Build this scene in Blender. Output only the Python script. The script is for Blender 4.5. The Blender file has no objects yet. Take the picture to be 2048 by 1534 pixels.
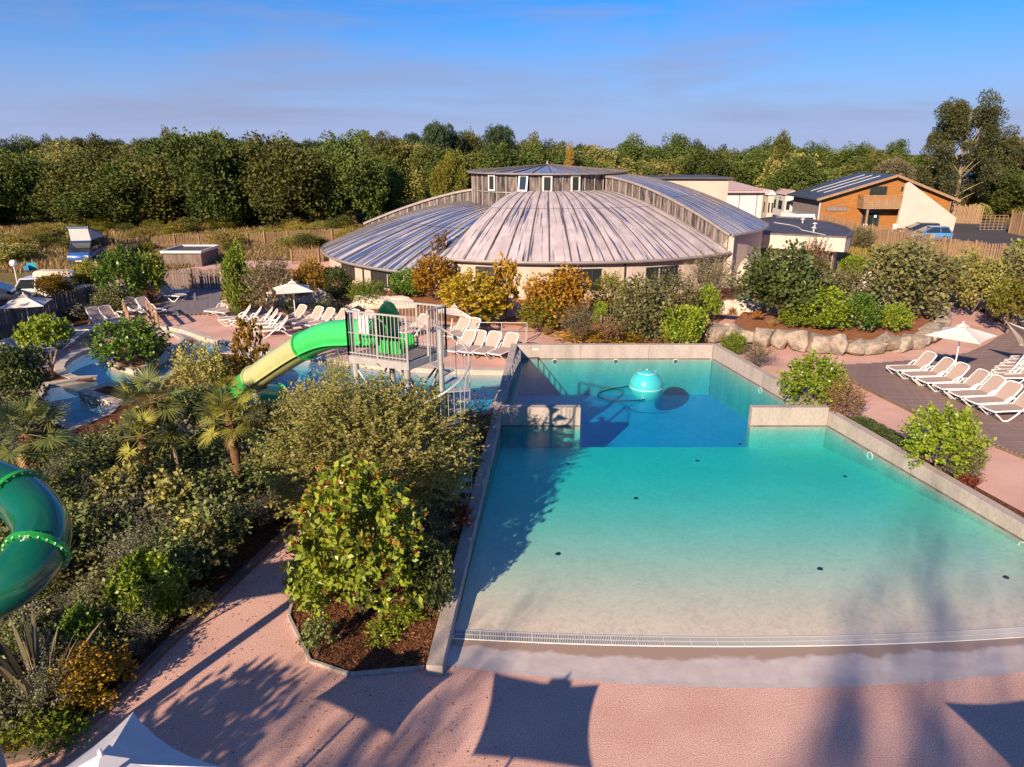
import bpy, bmesh, math, random
import numpy as np
from mathutils import Vector, Matrix
from mathutils.geometry import tessellate_polygon
SC = bpy.context.scene
COL = SC.collection
R = math.radians
# ------------------------------------------------------------------ camera
PITCH = R(17.9); FPX = 1446.0; CH = 9.0
cam = bpy.data.objects.new('camera', bpy.data.cameras.new('camera')); COL.objects.link(cam)
cam.location = (0, 0, CH); cam.rotation_euler = (R(90) - PITCH, 0, 0)
cam.data.sensor_width = 36; cam.data.lens = 36 * FPX / 2048
cam.data.clip_start = .2; cam.data.clip_end = 3000
SC.camera = cam
# ------------------------------------------------------------------ sky and sun
SUN_AZ = R(28.5); SUN_EL = R(24.5)            # light travels forward and to the right
wd = bpy.data.worlds.new('World'); SC.world = wd; wd.use_nodes = True
nt = wd.node_tree; nt.nodes.clear()
def N(t, typ, **kw):
    n = t.nodes.new(typ)
    for k, v in kw.items():
        if k in ('inp',):
            for a, b in v.items(): n.inputs[a].default_value = b
        else: setattr(n, k, v)
    return n
wo = N(nt, 'ShaderNodeOutputWorld'); bg = N(nt, 'ShaderNodeBackground', inp={'Strength': .135})
sky = N(nt, 'ShaderNodeTexSky', sky_type='NISHITA', sun_disc=False, sun_elevation=SUN_EL, sun_rotation=R(208.5),
        altitude=0, air_density=1.0, dust_density=.1, ozone_density=4.0)
tc = N(nt, 'ShaderNodeTexCoord')
mp = N(nt, 'ShaderNodeMapping'); mp.inputs['Scale'].default_value = (1.3, 1.3, 11)
mp.inputs['Rotation'].default_value = (0, R(7), 0)
nz = N(nt, 'ShaderNodeTexNoise', inp={'Scale': 1.6, 'Detail': 7, 'Roughness': .58, 'Distortion': .35})
rp = N(nt, 'ShaderNodeMapRange', inp={'From Min': .47, 'From Max': .76, 'To Min': 0, 'To Max': .95})
mx = N(nt, 'ShaderNodeMix', data_type='RGBA'); 
nt.links.new(tc.outputs['Generated'], mp.inputs['Vector']); nt.links.new(mp.outputs[0], nz.inputs['Vector'])
nt.links.new(nz.outputs['Fac'], rp.inputs['Value']); nt.links.new(rp.outputs[0], mx.inputs[0])
mx.inputs[7].default_value = (1.3, 1.42, 2.15, 1)
tn = N(nt, 'ShaderNodeMix', data_type='RGBA', blend_type='MULTIPLY', inp={0: 1.0}); tn.inputs[7].default_value = (.06, .29, .55, 1)
sx = N(nt, 'ShaderNodeSeparateXYZ'); hz = N(nt, 'ShaderNodeMapRange', interpolation_type='SMOOTHSTEP', inp={'From Min': .20, 'From Max': -.01, 'To Min': 0, 'To Max': .95})
hm = N(nt, 'ShaderNodeMix', data_type='RGBA'); hm.inputs[7].default_value = (1.62, 1.8, 2.85, 1)     # lavender horizon haze
nt.links.new(tc.outputs['Generated'], sx.inputs[0]); nt.links.new(sx.outputs['Z'], hz.inputs[0]); nt.links.new(hz.outputs[0], hm.inputs[0])
nt.links.new(sky.outputs[0], tn.inputs[6]); nt.links.new(tn.outputs[2], hm.inputs[6]); nt.links.new(hm.outputs[2], mx.inputs[6])
nt.links.new(mx.outputs[2], bg.inputs[0]); nt.links.new(bg.outputs[0], wo.inputs[0])
sl = bpy.data.lights.new('sun', 'SUN'); sun = bpy.data.objects.new('sun', sl); COL.objects.link(sun)
sl.energy = 4.5; sl.angle = R(.55); sl.color = (1.0, .80, .58)
ld = Vector((math.sin(SUN_AZ) * math.cos(SUN_EL), math.cos(SUN_AZ) * math.cos(SUN_EL), -math.sin(SUN_EL)))
sun.rotation_euler = ld.to_track_quat('-Z', 'Y').to_euler(); sun.location = (-40, -70, 50)
SC.view_settings.view_transform = 'Standard'; SC.view_settings.look = 'None'
SC.view_settings.exposure = .95; SC.view_settings.gamma = 1
SC.render.engine = 'CYCLES'; cy = SC.cycles
cy.use_denoising = True; cy.max_bounces = 7; cy.diffuse_bounces = 3; cy.glossy_bounces = 3
cy.transmission_bounces = 4; cy.transparent_max_bounces = 12; cy.volume_bounces = 0
cy.sample_clamp_indirect = 6; cy.caustics_reflective = False; cy.caustics_refractive = False
# ------------------------------------------------------------------ helpers
cP, sP = math.cos(PITCH), math.sin(PITCH)
def ray(px, py):
    u = (px - 1024) / FPX; v = (py - 767) / FPX
    return u, cP - v * sP, -sP - v * cP
def G(px, py, z=0.0):                       # photo pixel -> point at height z
    u, y, d = ray(px, py); t = (z - CH) / d
    return Vector((t * u, t * y, z))
def AT(px, py, D):                          # photo pixel -> point at distance D
    u, y, d = ray(px, py); t = D / y
    return Vector((t * u, D, CH + t * d))
def GP(pts, z=0.0): return [G(x, y, z) for x, y in pts]
def PXM(D, z=0): return FPX / (D * cP + (CH - z) * sP)   # photo pixels per metre
def smooth(pts, n=5, closed=False):
    pts = [Vector(p) for p in pts]; out = []; m = len(pts)
    rng = range(m if closed else m - 1)
    for i in rng:
        if closed: p0, p1, p2, p3 = pts[i - 1], pts[i], pts[(i + 1) % m], pts[(i + 2) % m]
        else: p0, p1, p2, p3 = pts[max(i - 1, 0)], pts[i], pts[i + 1], pts[min(i + 2, m - 1)]
        for k in range(n):
            t = k / n
            out.append(.5 * ((2 * p1) + (p2 - p0) * t + (2 * p0 - 5 * p1 + 4 * p2 - p3) * t * t + (3 * p1 - p0 - 3 * p2 + p3) * t ** 3))
    if not closed: out.append(pts[-1])
    return out
class MB:
    def __init__(s): s.v = []; s.f = []; s.uv = None
    def add(s, vs, fs):
        o = len(s.v); s.v += [tuple(p) for p in vs]; s.f += [tuple(i + o for i in f) for f in fs]; return s
    def box(s, c, d, rot=None, taper=1.0):
        c = Vector(c); hx, hy, hz = d[0] / 2, d[1] / 2, d[2] / 2; vs = []
        for z in (-1, 1):
            k = 1 if z < 0 else taper
            for x, y in ((-1, -1), (1, -1), (1, 1), (-1, 1)):
                p = Vector((x * hx * k, y * hy * k, z * hz))
                if rot is not None: p = rot @ p
                vs.append(c + p)
        return s.add(vs, [(3, 2, 1, 0), (4, 5, 6, 7), (0, 1, 5, 4), (1, 2, 6, 5), (2, 3, 7, 6), (3, 0, 4, 7)])
    def bar(s, a, b, w, h, up=Vector((0, 0, 1))):
        a = Vector(a); b = Vector(b); d = b - a; L = d.length
        if L < 1e-6: return s
        x = d / L; y = up.cross(x)
        if y.length < 1e-4: y = Vector((1, 0, 0)).cross(x)
        y.normalize(); z = x.cross(y)
        return s.box((a + b) / 2, (L, w, h), Matrix((x, y, z)).transposed())
    def tube(s, pts, r, n=8, cap=True, closed=False):
        pts = [Vector(p) for p in pts]; m = len(pts)
        rs = r if isinstance(r, (list, tuple)) else [r] * m
        up = None; rings = []
        for i, p in enumerate(pts):
            if closed: t = pts[(i + 1) % m] - pts[i - 1]
            else: t = pts[min(i + 1, m - 1)] - pts[max(i - 1, 0)]
            if t.length < 1e-9: t = Vector((0, 0, 1))
            t.normalize()
            if up is None: up = Vector((0, 0, 1)) if abs(t.z) < .9 else Vector((1, 0, 0))
            a = t.cross(up)
            if a.length < 1e-6: a = t.orthogonal()
            a.normalize(); b = a.cross(t).normalized(); up = b
            rings.append([p + rs[i] * (math.cos(2 * math.pi * k / n) * a + math.sin(2 * math.pi * k / n) * b) for k in range(n)])
        vs = [q for rg in rings for q in rg]; fs = []
        for i in range(m if closed else m - 1):
            j = (i + 1) % m
            for k in range(n): fs.append((i * n + k, i * n + (k + 1) % n, j * n + (k + 1) % n, j * n + k))
        if cap and not closed:
            fs.append(tuple(range(n - 1, -1, -1))); fs.append(tuple((m - 1) * n + k for k in range(n)))
        return s.add(vs, fs)
    def lathe(s, prof, n=16, c=(0, 0, 0)):
        c = Vector(c); vs = []; fs = []; m = len(prof)
        for r, z in prof:
            for k in range(n): vs.append(c + Vector((r * math.cos(2 * math.pi * k / n), r * math.sin(2 * math.pi * k / n), z)))
        for i in range(m - 1):
            for k in range(n): fs.append((i * n + k, i * n + (k + 1) % n, (i + 1) * n + (k + 1) % n, (i + 1) * n + k))
        return s.add(vs, fs)
    def prism(s, poly, z0, z1):
        n = len(poly); vs = [(p[0], p[1], z0 if not callable(z0) else z0(p)) for p in poly] + [(p[0], p[1], z1 if not callable(z1) else z1(p)) for p in poly]
        tri = tessellate_polygon([[Vector((p[0], p[1], 0)) for p in poly]])
        ar = sum(poly[i][0] * poly[(i + 1) % n][1] - poly[(i + 1) % n][0] * poly[i][1] for i in range(n))
        fs = []
        for t in tri:
            t = list(t); a, b, c = [Vector((poly[i][0], poly[i][1])) for i in t]
            if (b - a).cross(c - a) < 0: t.reverse()
            fs.append(tuple(i + n for i in t)); fs.append(tuple(reversed(t)))
        for i in range(n):
            j = (i + 1) % n
            fs.append((i, j, j + n, i + n) if ar > 0 else (j, i, i + n, j + n))
        return s.add(vs, fs)
    def sheet(s, poly, holes=(), z=0.0):
        loops = [[Vector((p[0], p[1], 0)) for p in poly]] + [[Vector((p[0], p[1], 0)) for p in h] for h in holes]
        flat = [p for l in loops for p in l]; fs = []
        for t in tessellate_polygon(loops):
            t = list(t); a, b, c = [flat[i].xy for i in t]
            if (b - a).cross(c - a) < 0: t.reverse()
            fs.append(tuple(t))
        return s.add([(p.x, p.y, z(p) if callable(z) else z) for p in flat], fs)
    def mesh(s, name, sm=False):
        me = bpy.data.meshes.new(name); me.from_pydata(s.v, [], s.f); me.update()
        if sm:
            me.polygons.foreach_set('use_smooth', [True] * len(me.polygons))
            try: me.set_sharp_from_angle(angle=R(40))
            except Exception: pass
        return me
    def build(s, name, m, parent=None, sm=False, loc=None, bev=0):
        me = s.mesh(name, sm)
        if bev:
            b = bmesh.new(); b.from_mesh(me)
            bmesh.ops.remove_doubles(b, verts=b.verts, dist=1e-5)
            bmesh.ops.bevel(b, geom=b.edges[:], offset=bev, segments=1, affect='EDGES', clamp_overlap=True)
            b.to_mesh(me); b.free()
        return obj(name, me, m, parent, loc)
def obj(name, me, m=None, parent=None, loc=None):
    o = bpy.data.objects.new(name, me); COL.objects.link(o)
    if m is not None and me is not None:
        if not len(me.materials): me.materials.append(m)
        elif me.materials[0] is not m:
            o.material_slots[0].link = 'OBJECT'; o.material_slots[0].material = m
    if parent is not None: o.parent = parent
    if loc is not None: o.location = loc
    return o
def tag(o, label=None, cat=None, group=None, kind=None):
    if label: o['label'] = label
    if cat: o['category'] = cat
    if group: o['group'] = group
    if kind: o['kind'] = kind
    return o
def thing(name, label, cat, loc=(0, 0, 0), rz=0.0, group=None):
    o = bpy.data.objects.new(name, None); COL.objects.link(o); o.empty_display_size = .2
    o.location = loc; o.rotation_euler = (0, 0, rz)
    return tag(o, label, cat, group)
def copy_tree(o, parent=None):
    c = o.copy(); COL.objects.link(c); c.parent = parent
    for ch in o.children:
        copy_tree(ch, c)
    return c
def struct(o): o['kind'] = 'structure'; return o
def inpoly(x, y, poly):
    c = False; n = len(poly); j = n - 1
    for i in range(n):
        xi, yi, xj, yj = poly[i][0], poly[i][1], poly[j][0], poly[j][1]
        if (yi > y) != (yj > y) and x < (xj - xi) * (y - yi) / (yj - yi) + xi: c = not c
        j = i
    return c
def offset(poly, d):                        # miter offset of a closed polygon; d>0 grows it
    n = len(poly); ar = sum(poly[i][0] * poly[(i + 1) % n][1] - poly[(i + 1) % n][0] * poly[i][1] for i in range(n))
    s = 1 if ar > 0 else -1; out = []
    for i in range(n):
        a, b, c = Vector(poly[i - 1][:2]), Vector(poly[i][:2]), Vector(poly[(i + 1) % n][:2])
        e1 = (b - a).normalized(); e2 = (c - b).normalized()
        n1 = Vector((e1.y, -e1.x)) * s; n2 = Vector((e2.y, -e2.x)) * s
        m = n1 + n2
        m = n1 if m.length < .2 else m.normalized()
        k = max(m.dot(n1), .5); out.append(b + m * d / k)
    return out
def ring(poly, w0, w1, z0, z1):
    a = offset(poly, w0); b = offset(poly, w1); n = len(poly); m = MB()
    vs = [(p.x, p.y, z) for z in (z0, z1) for q in (a, b) for p in q]; fs = []
    for i in range(n):
        j = (i + 1) % n
        fs += [(2 * n + i, 2 * n + j, 3 * n + j, 3 * n + i), (i, j, 2 * n + j, 2 * n + i), (n + j, n + i, 3 * n + i, 3 * n + j), (j, i, n + i, n + j)]
    return m.add(vs, fs)
# ------------------------------------------------------------------ materials
M = {}
def newmat(name):
    m = bpy.data.materials.new(name); m.use_nodes = True; t = m.node_tree
    b = t.nodes['Principled BSDF']; M[name] = m
    return m, t, b
def pm(name, c1, c2=None, scale=3, rough=.6, bump=0.0, bscale=40, metal=0.0, spec=.4, detail=6, lo=.35, hi=.65, stretch=(1, 1, 1), coord='Object', coat=0, fine=0):
    m, t, b = newmat(name)
    b.inputs['Base Color'].default_value = (*c1, 1); b.inputs['Roughness'].default_value = rough
    b.inputs['Metallic'].default_value = metal; b.inputs['Specular IOR Level'].default_value = spec
    if coat: b.inputs['Coat Weight'].default_value = coat; b.inputs['Coat Roughness'].default_value = .08
    tcn = N(t, 'ShaderNodeTexCoord'); mpn = N(t, 'ShaderNodeMapping'); mpn.inputs['Scale'].default_value = stretch
    t.links.new(tcn.outputs[coord], mpn.inputs[0])
    if c2 is not None:
        nz = N(t, 'ShaderNodeTexNoise', inp={'Scale': scale, 'Detail': detail, 'Roughness': .6})
        mr = N(t, 'ShaderNodeMapRange', inp={'From Min': lo, 'From Max': hi})
        mx = N(t, 'ShaderNodeMix', data_type='RGBA')
        t.links.new(mpn.outputs[0], nz.inputs['Vector']); t.links.new(nz.outputs['Fac'], mr.inputs[0]); t.links.new(mr.outputs[0], mx.inputs[0])
        mx.inputs[6].default_value = (*c1, 1); mx.inputs[7].default_value = (*c2, 1)
        out = mx.outputs[2]
        if fine:
            n3 = N(t, 'ShaderNodeTexNoise', inp={'Scale': bscale, 'Detail': 2, 'Roughness': .7})
            t.links.new(mpn.outputs[0], n3.inputs['Vector'])
            m3 = N(t, 'ShaderNodeMapRange', inp={'From Min': .3, 'From Max': .7, 'To Min': 1 - fine, 'To Max': 1 + fine})
            t.links.new(n3.outputs['Fac'], m3.inputs[0])
            v3 = N(t, 'ShaderNodeVectorMath', operation='SCALE'); t.links.new(out, v3.inputs[0]); t.links.new(m3.outputs[0], v3.inputs['Scale'])
            out = v3.outputs[0]
        t.links.new(out, b.inputs['Base Color'])
    if bump:
        n2 = N(t, 'ShaderNodeTexNoise', inp={'Scale': bscale, 'Detail': 4}); bp = N(t, 'ShaderNodeBump', inp={'Strength': bump, 'Distance': .02})
        t.links.new(mpn.outputs[0], n2.inputs['Vector']); t.links.new(n2.outputs['Fac'], bp.inputs['Height']); t.links.new(bp.outputs[0], b.inputs['Normal'])
    return m
pm('paving', (.555, .315, .25), (.675, .415, .34), .5, .85, .5, 46, spec=.2, fine=.50)
pm('mulch', (.10, .035, .018), (.17, .075, .035), 9, .95, 1.0, 34, spec=.1, fine=.55)
pm('mulch_dry', (.26, .10, .045), (.36, .17, .085), 6, .95, 1.0, 30, spec=.1, fine=.45)
pm('concrete', (.42, .355, .315), (.27, .235, .21), 1.6, .8, .3, 25, spec=.3, lo=.42, hi=.78, fine=.16, stretch=(1, 1, .3))
pm('apron', (.50, .44, .42), (.40, .35, .33), .8, .7, .2, 30, spec=.3, fine=.06)
pm('coping', (.55, .47, .40), (.45, .38, .32), 2, .75, .2, 20, spec=.3, fine=.08)
pm('pool_floor', (.88, .71, .55), (.83, .665, .515), .6, .8, .1, 20, spec=.2)
pm('lagoon_floor', (.22, .60, .80), (.16, .52, .74), 1.5, .8)
pm('deck', (.29, .20, .175), (.19, .13, .12), 1.2, .75, .4, 10, spec=.25, stretch=(.35, 6, 6), fine=.35)
pm('deck_grey', (.24, .20, .20), (.17, .14, .15), 1.5, .75, .3, 12, spec=.25, stretch=(6, .35, 6), fine=.25)
pm('timber_grey', (.22, .165, .135), (.13, .10, .085), 2.5, .85, .5, 14, spec=.15, stretch=(3, 3, .35), fine=.3)
pm('timber_warm', (.36, .23, .135), (.27, .165, .10), 2.5, .8, .4, 14, spec=.15, stretch=(3, 3, .4), fine=.2)
pm('kerb_timber', (.20, .15, .12), (.12, .09, .075), 2, .9, .5, 16, spec=.1, fine=.25)
pm('boulder', (.36, .295, .235), (.17, .14, .115), 2.2, .9, .9, 7, spec=.15, fine=.25, lo=.38, hi=.66)
pm('cast_rock', (.62, .53, .43), (.48, .40, .33), 2.5, .85, .6, 6, spec=.2)
pm('asphalt', (.085, .075, .078), (.065, .06, .064), .5, .9, .3, 60, spec=.2, fine=.2)
pm('white_resin', (.80, .79, .77), None, rough=.35, spec=.5)
pm('sling', (.44, .33, .28), (.40, .295, .25), 30, .8, .3, 120, spec=.2)
pm('canvas', (.72, .64, .57), (.66, .58, .51), 2, .85, .1, 80, spec=.1)
pm('canvas_grey', (.62, .60, .60), (.55, .53, .54), 2, .85, .1, 80, spec=.1)
pm('galv', (.50, .48, .47), (.40, .385, .38), 6, .45, .1, 40, metal=.35, spec=.5)
pm('steel', (.58, .57, .57), None, rough=.3, metal=.8)
pm('dark_metal', (.05, .05, .055), None, rough=.45, metal=.4)
pm('render_wall', (.54, .435, .365), (.46, .37, .31), 1.0, .85, .15, 25, spec=.2, stretch=(1, 1, .35), fine=.06)
pm('render_house', (.56, .475, .40), (.51, .43, .365), 1.0, .85, .1, 25, spec=.2)
pm('cladding', (.38, .165, .045), (.28, .11, .03), 1.4, .7, .2, 18, spec=.25, stretch=(.6, .6, 5), fine=.15)
pm('cladding_grey', (.26, .205, .20), (.20, .155, .155), 1.4, .75, .2, 18, spec=.25, stretch=(5, 5, .6))
pm('slate_roof', (.055, .07, .095), (.04, .05, .07), 3, .45, .15, 15, spec=.5)
pm('roof_membrane', (.055, .048, .055), (.085, .075, .085), .5, .6, .1, 20, spec=.4)
pm('white_paint', (.64, .61, .59), (.57, .545, .525), 2, .5, spec=.4)
pm('pink_tile', (.50, .36, .35), (.42, .30, .30), 3, .8, .3, 12, spec=.2)
pm('frame_metal', (.36, .31, .29), (.28, .24, .225), 2, .55, spec=.4, metal=.3)
pm('green_gloss', (.03, .40, .075), (.03, .36, .07), 2, .28, coat=.5)
pm('green_light', (.05, .52, .13), (.05, .48, .12), 2, .28, coat=.5)
pm('beige_gloss', (.45, .46, .215), (.41, .42, .19), 2, .3, coat=.4)
pm('tube_green', (.004, .115, .05), (.004, .085, .06), 1.0, .22, coat=.6)
pm('flange_green', (.018, .29, .045), None, rough=.35, coat=.3)
pm('ball_turq', (.05, .50, .53), (.045, .46, .50), 1, .28, coat=.6)
pm('tyre', (.02, .02, .02), None, rough=.85)
pm('red_light', (.5, .02, .015), None, rough=.3)
pm('grate', (.62, .59, .56), None, rough=.5)
pm('black', (.012, .012, .014), None, rough=.6)
pm('trunk', (.17, .115, .075), (.09, .062, .045), 4, .95, .8, 12, spec=.1, stretch=(2, 2, .5), fine=.2)
pm('trunk_pale', (.34, .25, .17), (.22, .16, .11), 4, .9, .5, 12, spec=.1, stretch=(2, 2, .5))
pm('palm_trunk', (.22, .12, .06), (.11, .06, .035), 14, .95, 1.0, 18, spec=.05, stretch=(1, 1, 2), fine=.4)
def glass(name, c, rough=.06):
    m, t, b = newmat(name); b.inputs['Base Color'].default_value = (*c, 1); b.inputs['Roughness'].default_value = rough
    b.inputs['Specular IOR Level'].default_value = .9; b.inputs['Coat Weight'].default_value = .6; b.inputs['Coat Roughness'].default_value = .03
    return m
glass('glass_dark', (.02, .028, .03)); glass('glass_car', (.02, .025, .03))
def paint(name, c):
    m, t, b = newmat(name); b.inputs['Base Color'].default_value = (*c, 1); b.inputs['Roughness'].default_value = .35
    b.inputs['Coat Weight'].default_value = .8; b.inputs['Coat Roughness'].default_value = .05
paint('car_white', (.75, .75, .75)); paint('car_blue', (.02, .09, .30)); paint('car_black', (.012, .014, .02)); paint('car_lightblue', (.06, .25, .52)); paint('lime', (.30, .55, .06))
def leafmat(name, c1, c2, trans=.22, rough=.5, spec=.35, jit=.25):
    m, t, b = newmat(name)
    at = N(t, 'ShaderNodeAttribute', attribute_name='tint'); oi = N(t, 'ShaderNodeObjectInfo')
    mx = N(t, 'ShaderNodeMix', data_type='RGBA'); mx.inputs[6].default_value = (*c1, 1); mx.inputs[7].default_value = (*c2, 1)
    t.links.new(at.outputs['Fac'], mx.inputs[0])
    mr = N(t, 'ShaderNodeMapRange', inp={'To Min': 1 - jit, 'To Max': 1 + jit}); t.links.new(oi.outputs['Random'], mr.inputs[0])
    vs = N(t, 'ShaderNodeVectorMath', operation='SCALE'); t.links.new(mx.outputs[2], vs.inputs[0]); t.links.new(mr.outputs[0], vs.inputs['Scale'])
    t.links.new(vs.outputs[0], b.inputs['Base Color']); b.inputs['Roughness'].default_value = rough; b.inputs['Specular IOR Level'].default_value = spec
    tr = N(t, 'ShaderNodeBsdfTranslucent'); t.links.new(vs.outputs[0], tr.inputs[0])
    ms = N(t, 'ShaderNodeMixShader', inp={0: trans}); o = t.nodes['Material Output']
    t.links.new(b.outputs[0], ms.inputs[1]); t.links.new(tr.outputs[0], ms.inputs[2]); t.links.new(ms.outputs[0], o.inputs[0])
    return m
leafmat('lf_oak', (0.036, 0.060, 0.014), (0.135, 0.170, 0.036), .15, .6, .15); leafmat('lf_oak2', (0.055, 0.066, 0.017), (0.175, 0.172, 0.040), .15, .6, .15); leafmat('lf_pine', (0.022, 0.042, 0.022), (0.063, 0.098, 0.039))
leafmat('lf_pine2', (0.050, 0.065, 0.025), (0.150, 0.144, 0.044)); leafmat('lf_yelgreen', (.14, .15, .02), (.30, .27, .03), .3); leafmat('lf_golden', (.28, .17, .03), (.45, .30, .06), .3)
leafmat('lf_olive', (0.19, 0.185, 0.045), (0.44, 0.40, 0.11), .28); leafmat('lf_olivedark', (0.075, 0.083, 0.033), (0.225, 0.210, 0.075)); leafmat('lf_greyolive', (.13, .115, .06), (.27, .23, .12))
leafmat('lf_dark', (0.031, 0.053, 0.016), (0.116, 0.147, 0.034), .15, .4, .45); leafmat('lf_laurel', (0.041, 0.095, 0.014), (0.176, 0.284, 0.027), .25, .38, .5)
leafmat('lf_bright', (0.084, 0.144, 0.012), (0.312, 0.384, 0.030), .3, .42, .45); leafmat('lf_yellow', (.20, .15, .012), (.50, .36, .025), .35); leafmat('lf_orange', (.22, .105, .012), (.55, .30, .025), .35)
leafmat('lf_orgreen', (.12, .12, .012), (.50, .26, .02), .3); leafmat('lf_brown', (.14, .075, .035), (.26, .15, .07)); leafmat('lf_red', (.12, .02, .012), (.32, .07, .03), .3)
leafmat('lf_magnolia', (0.101, 0.155, 0.014), (0.351, 0.405, 0.041), .22, .28, .6); leafmat('lf_rust', (.28, .10, .02), (.45, .20, .05), .3)
leafmat('lf_palm', (0.068, 0.105, 0.027), (0.255, 0.270, 0.068), .25, .4, .45); leafmat('lf_palmyel', (0.130, 0.156, 0.023), (0.442, 0.390, 0.065), .3, .4, .45); leafmat('lf_palmblue', (0.056, 0.088, 0.056), (0.160, 0.208, 0.120), .2, .4, .45)
leafmat('lf_under', (0.065, 0.092, 0.028), (0.22, 0.25, 0.075), .2); leafmat('lf_under2', (0.080, 0.088, 0.056), (0.240, 0.224, 0.136), .2); leafmat('lf_straw', (.24, .16, .06), (.42, .29, .12), .3)
leafmat('lf_scrub', (0.184, 0.149, 0.029), (0.437, 0.333, 0.069), .3); leafmat('lf_flax', (0.058, 0.065, 0.039), (0.260, 0.195, 0.111), .2, .4, .4)
# ================================================================== SETTING
random.seed(7)
# --- wave pool plan
WL0, WL1 = Vector((-1.39, 10.75)), Vector((.09, 31.75)); WR0, WR1 = Vector((13.55, 10.75)), Vector((9.25, 31.75))
def wl(y): return WL0.x + (WL1.x - WL0.x) * (y - WL0.y) / (WL1.y - WL0.y)
def wr(y): return WR0.x + (WR1.x - WR0.x) * (y - WR0.y) / (WR1.y - WR0.y)
def arc_front(x): return 10.45 + .018 * (x - 4.5) ** 2
def arc_grate(x): return 11.62 + .0085 * (x - 4.2) ** 2
DROP = 23.3; ZW = -.04
def floor_z(x, y):
    g = arc_grate(x) + .31
    if y < DROP: return -.055 - .80 * max(0, (y - g) / (DROP - g)) ** 1.45
    return -1.75
pool_hole = [(wl(10.9), arc_front(wl(10.9)))] + [(x, arc_front(x)) for x in np.linspace(-1, 13, 15)] + [(wr(11.5), arc_front(13.5)), (WR1.x, WR1.y), (WL1.x, WL1.y)]
# --- lagoon plan
lag_px = [(190, 697), (165, 704), (146, 714), (131, 726), (127, 736), (135, 748), (156, 755), (192, 753), (97, 770), (82, 795), (104, 830), (150, 852), (205, 830), (227, 807), (157, 785),
          (216, 768), (290, 774), (345, 742), (392, 724), (430, 704), (475, 706), (519, 717), (535, 737), (505, 800), (600, 836), (760, 842), (900, 842), (978, 822), (1004, 775), (1013, 744),
          (940, 742), (860, 740), (760, 733), (640, 719), (560, 708), (519, 701), (475, 691), (441, 685), (417, 679), (400, 674), (385, 668), (365, 661), (340, 656), (318, 655), (296, 665), (250, 682)]
lagoon = GP(lag_px)
isl_px = [(214, 728), (271, 744), (330, 718), (357, 692), (370, 680), (358, 671), (340, 665), (318, 664), (285, 678), (225, 700)]
island = GP(isl_px)
# --- resort paving with the pools cut out
resort = [(-60, -14), (48, -14), (48, 30), (44, 47), (30, 62), (-24, 62), (-30, 50), (-42, 40), (-60, 30)]
pv = MB().sheet(resort, [pool_hole, [p for p in lagoon]]); struct(pv.build('paving', M['paving']))
MB().sheet(island, z=0).build('paved_island', M['paving'])['kind'] = 'structure'
# --- wide ground: dry meadow
gm, gt, gb = newmat('ground'); gb.inputs['Roughness'].default_value = .95; gb.inputs['Specular IOR Level'].default_value = .1
tcn = N(gt, 'ShaderNodeTexCoord'); n1 = N(gt, 'ShaderNodeTexNoise', inp={'Scale': .07, 'Detail': 5}); n2 = N(gt, 'ShaderNodeTexNoise', inp={'Scale': 1.2, 'Detail': 8, 'Roughness': .7})
cr = N(gt, 'ShaderNodeValToRGB'); e = cr.color_ramp.elements; e[0].position = .36; e[0].color = (.085, .085, .022, 1); e[1].position = .62; e[1].color = (.27, .19, .08, 1)
ad = N(gt, 'ShaderNodeMath', operation='MULTIPLY_ADD', inp={1: .55, 2: 0.0}); a2 = N(gt, 'ShaderNodeMath', operation='MULTIPLY_ADD', inp={1: .45})
gt.links.new(tcn.outputs['Object'], n1.inputs[0]); gt.links.new(tcn.outputs['Object'], n2.inputs[0]); gt.links.new(n1.outputs[0], ad.inputs[0]); gt.links.new(n2.outputs[0], a2.inputs[0]); gt.links.new(ad.outputs[0], a2.inputs[2])
gt.links.new(a2.outputs[0], cr.inputs[0]); gt.links.new(cr.outputs[0], gb.inputs['Base Color'])
gbp = N(gt, 'ShaderNodeBump', inp={'Strength': .8, 'Distance': .15}); gt.links.new(n2.outputs[0], gbp.inputs['Height']); gt.links.new(gbp.outputs[0], gb.inputs['Normal'])
B = 1500
struct(MB().sheet([(-B, -B), (B, -B), (B, B), (-B, B)], [resort], -.004).build('ground', gm))
# --- wave pool floor, apron, water
def strip(name, m, rows, cols, fn, flip=False):
    b = MB(); vs = [fn(i / cols, j / rows) for j in range(rows + 1) for i in range(cols + 1)]
    fs = []
    for j in range(rows):
        for i in range(cols):
            a = j * (cols + 1) + i; q = (a, a + 1, a + cols + 2, a + cols + 1); fs.append(q)
    b.add(vs, fs); me = b.mesh(name)
    uv = me.uv_layers.new(name='UVMap'); uu = [(k % (cols + 1)) / cols for k in range(len(vs))]; vv = [(k // (cols + 1)) / rows for k in range(len(vs))]
    for lp in me.loops: uv.data[lp.index].uv = (uu[lp.vertex_index], vv[lp.vertex_index])
    return struct(obj(name, me, m))
def xat(u, y): return wl(y) + .02 + (wr(y) - wl(y) - .04) * u
def f_apron(u, v):
    x = xat(u, 11); y0, y1 = arc_front(x), arc_grate(x) - .02; y = y0 + (y1 - y0) * v; return (xat(u, y), y, -.05 * v ** .7)
am, at_, ab = newmat('apron_wet'); ab.inputs['Roughness'].default_value = .7
uvn = N(at_, 'ShaderNodeUVMap'); sep = N(at_, 'ShaderNodeSeparateXYZ'); at_.links.new(uvn.outputs[0], sep.inputs[0])
tco = N(at_, 'ShaderNodeTexCoord'); nzz = N(at_, 'ShaderNodeTexNoise', inp={'Scale': .9, 'Detail': 9, 'Roughness': .62}); at_.links.new(tco.outputs['Object'], nzz.inputs[0])
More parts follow.
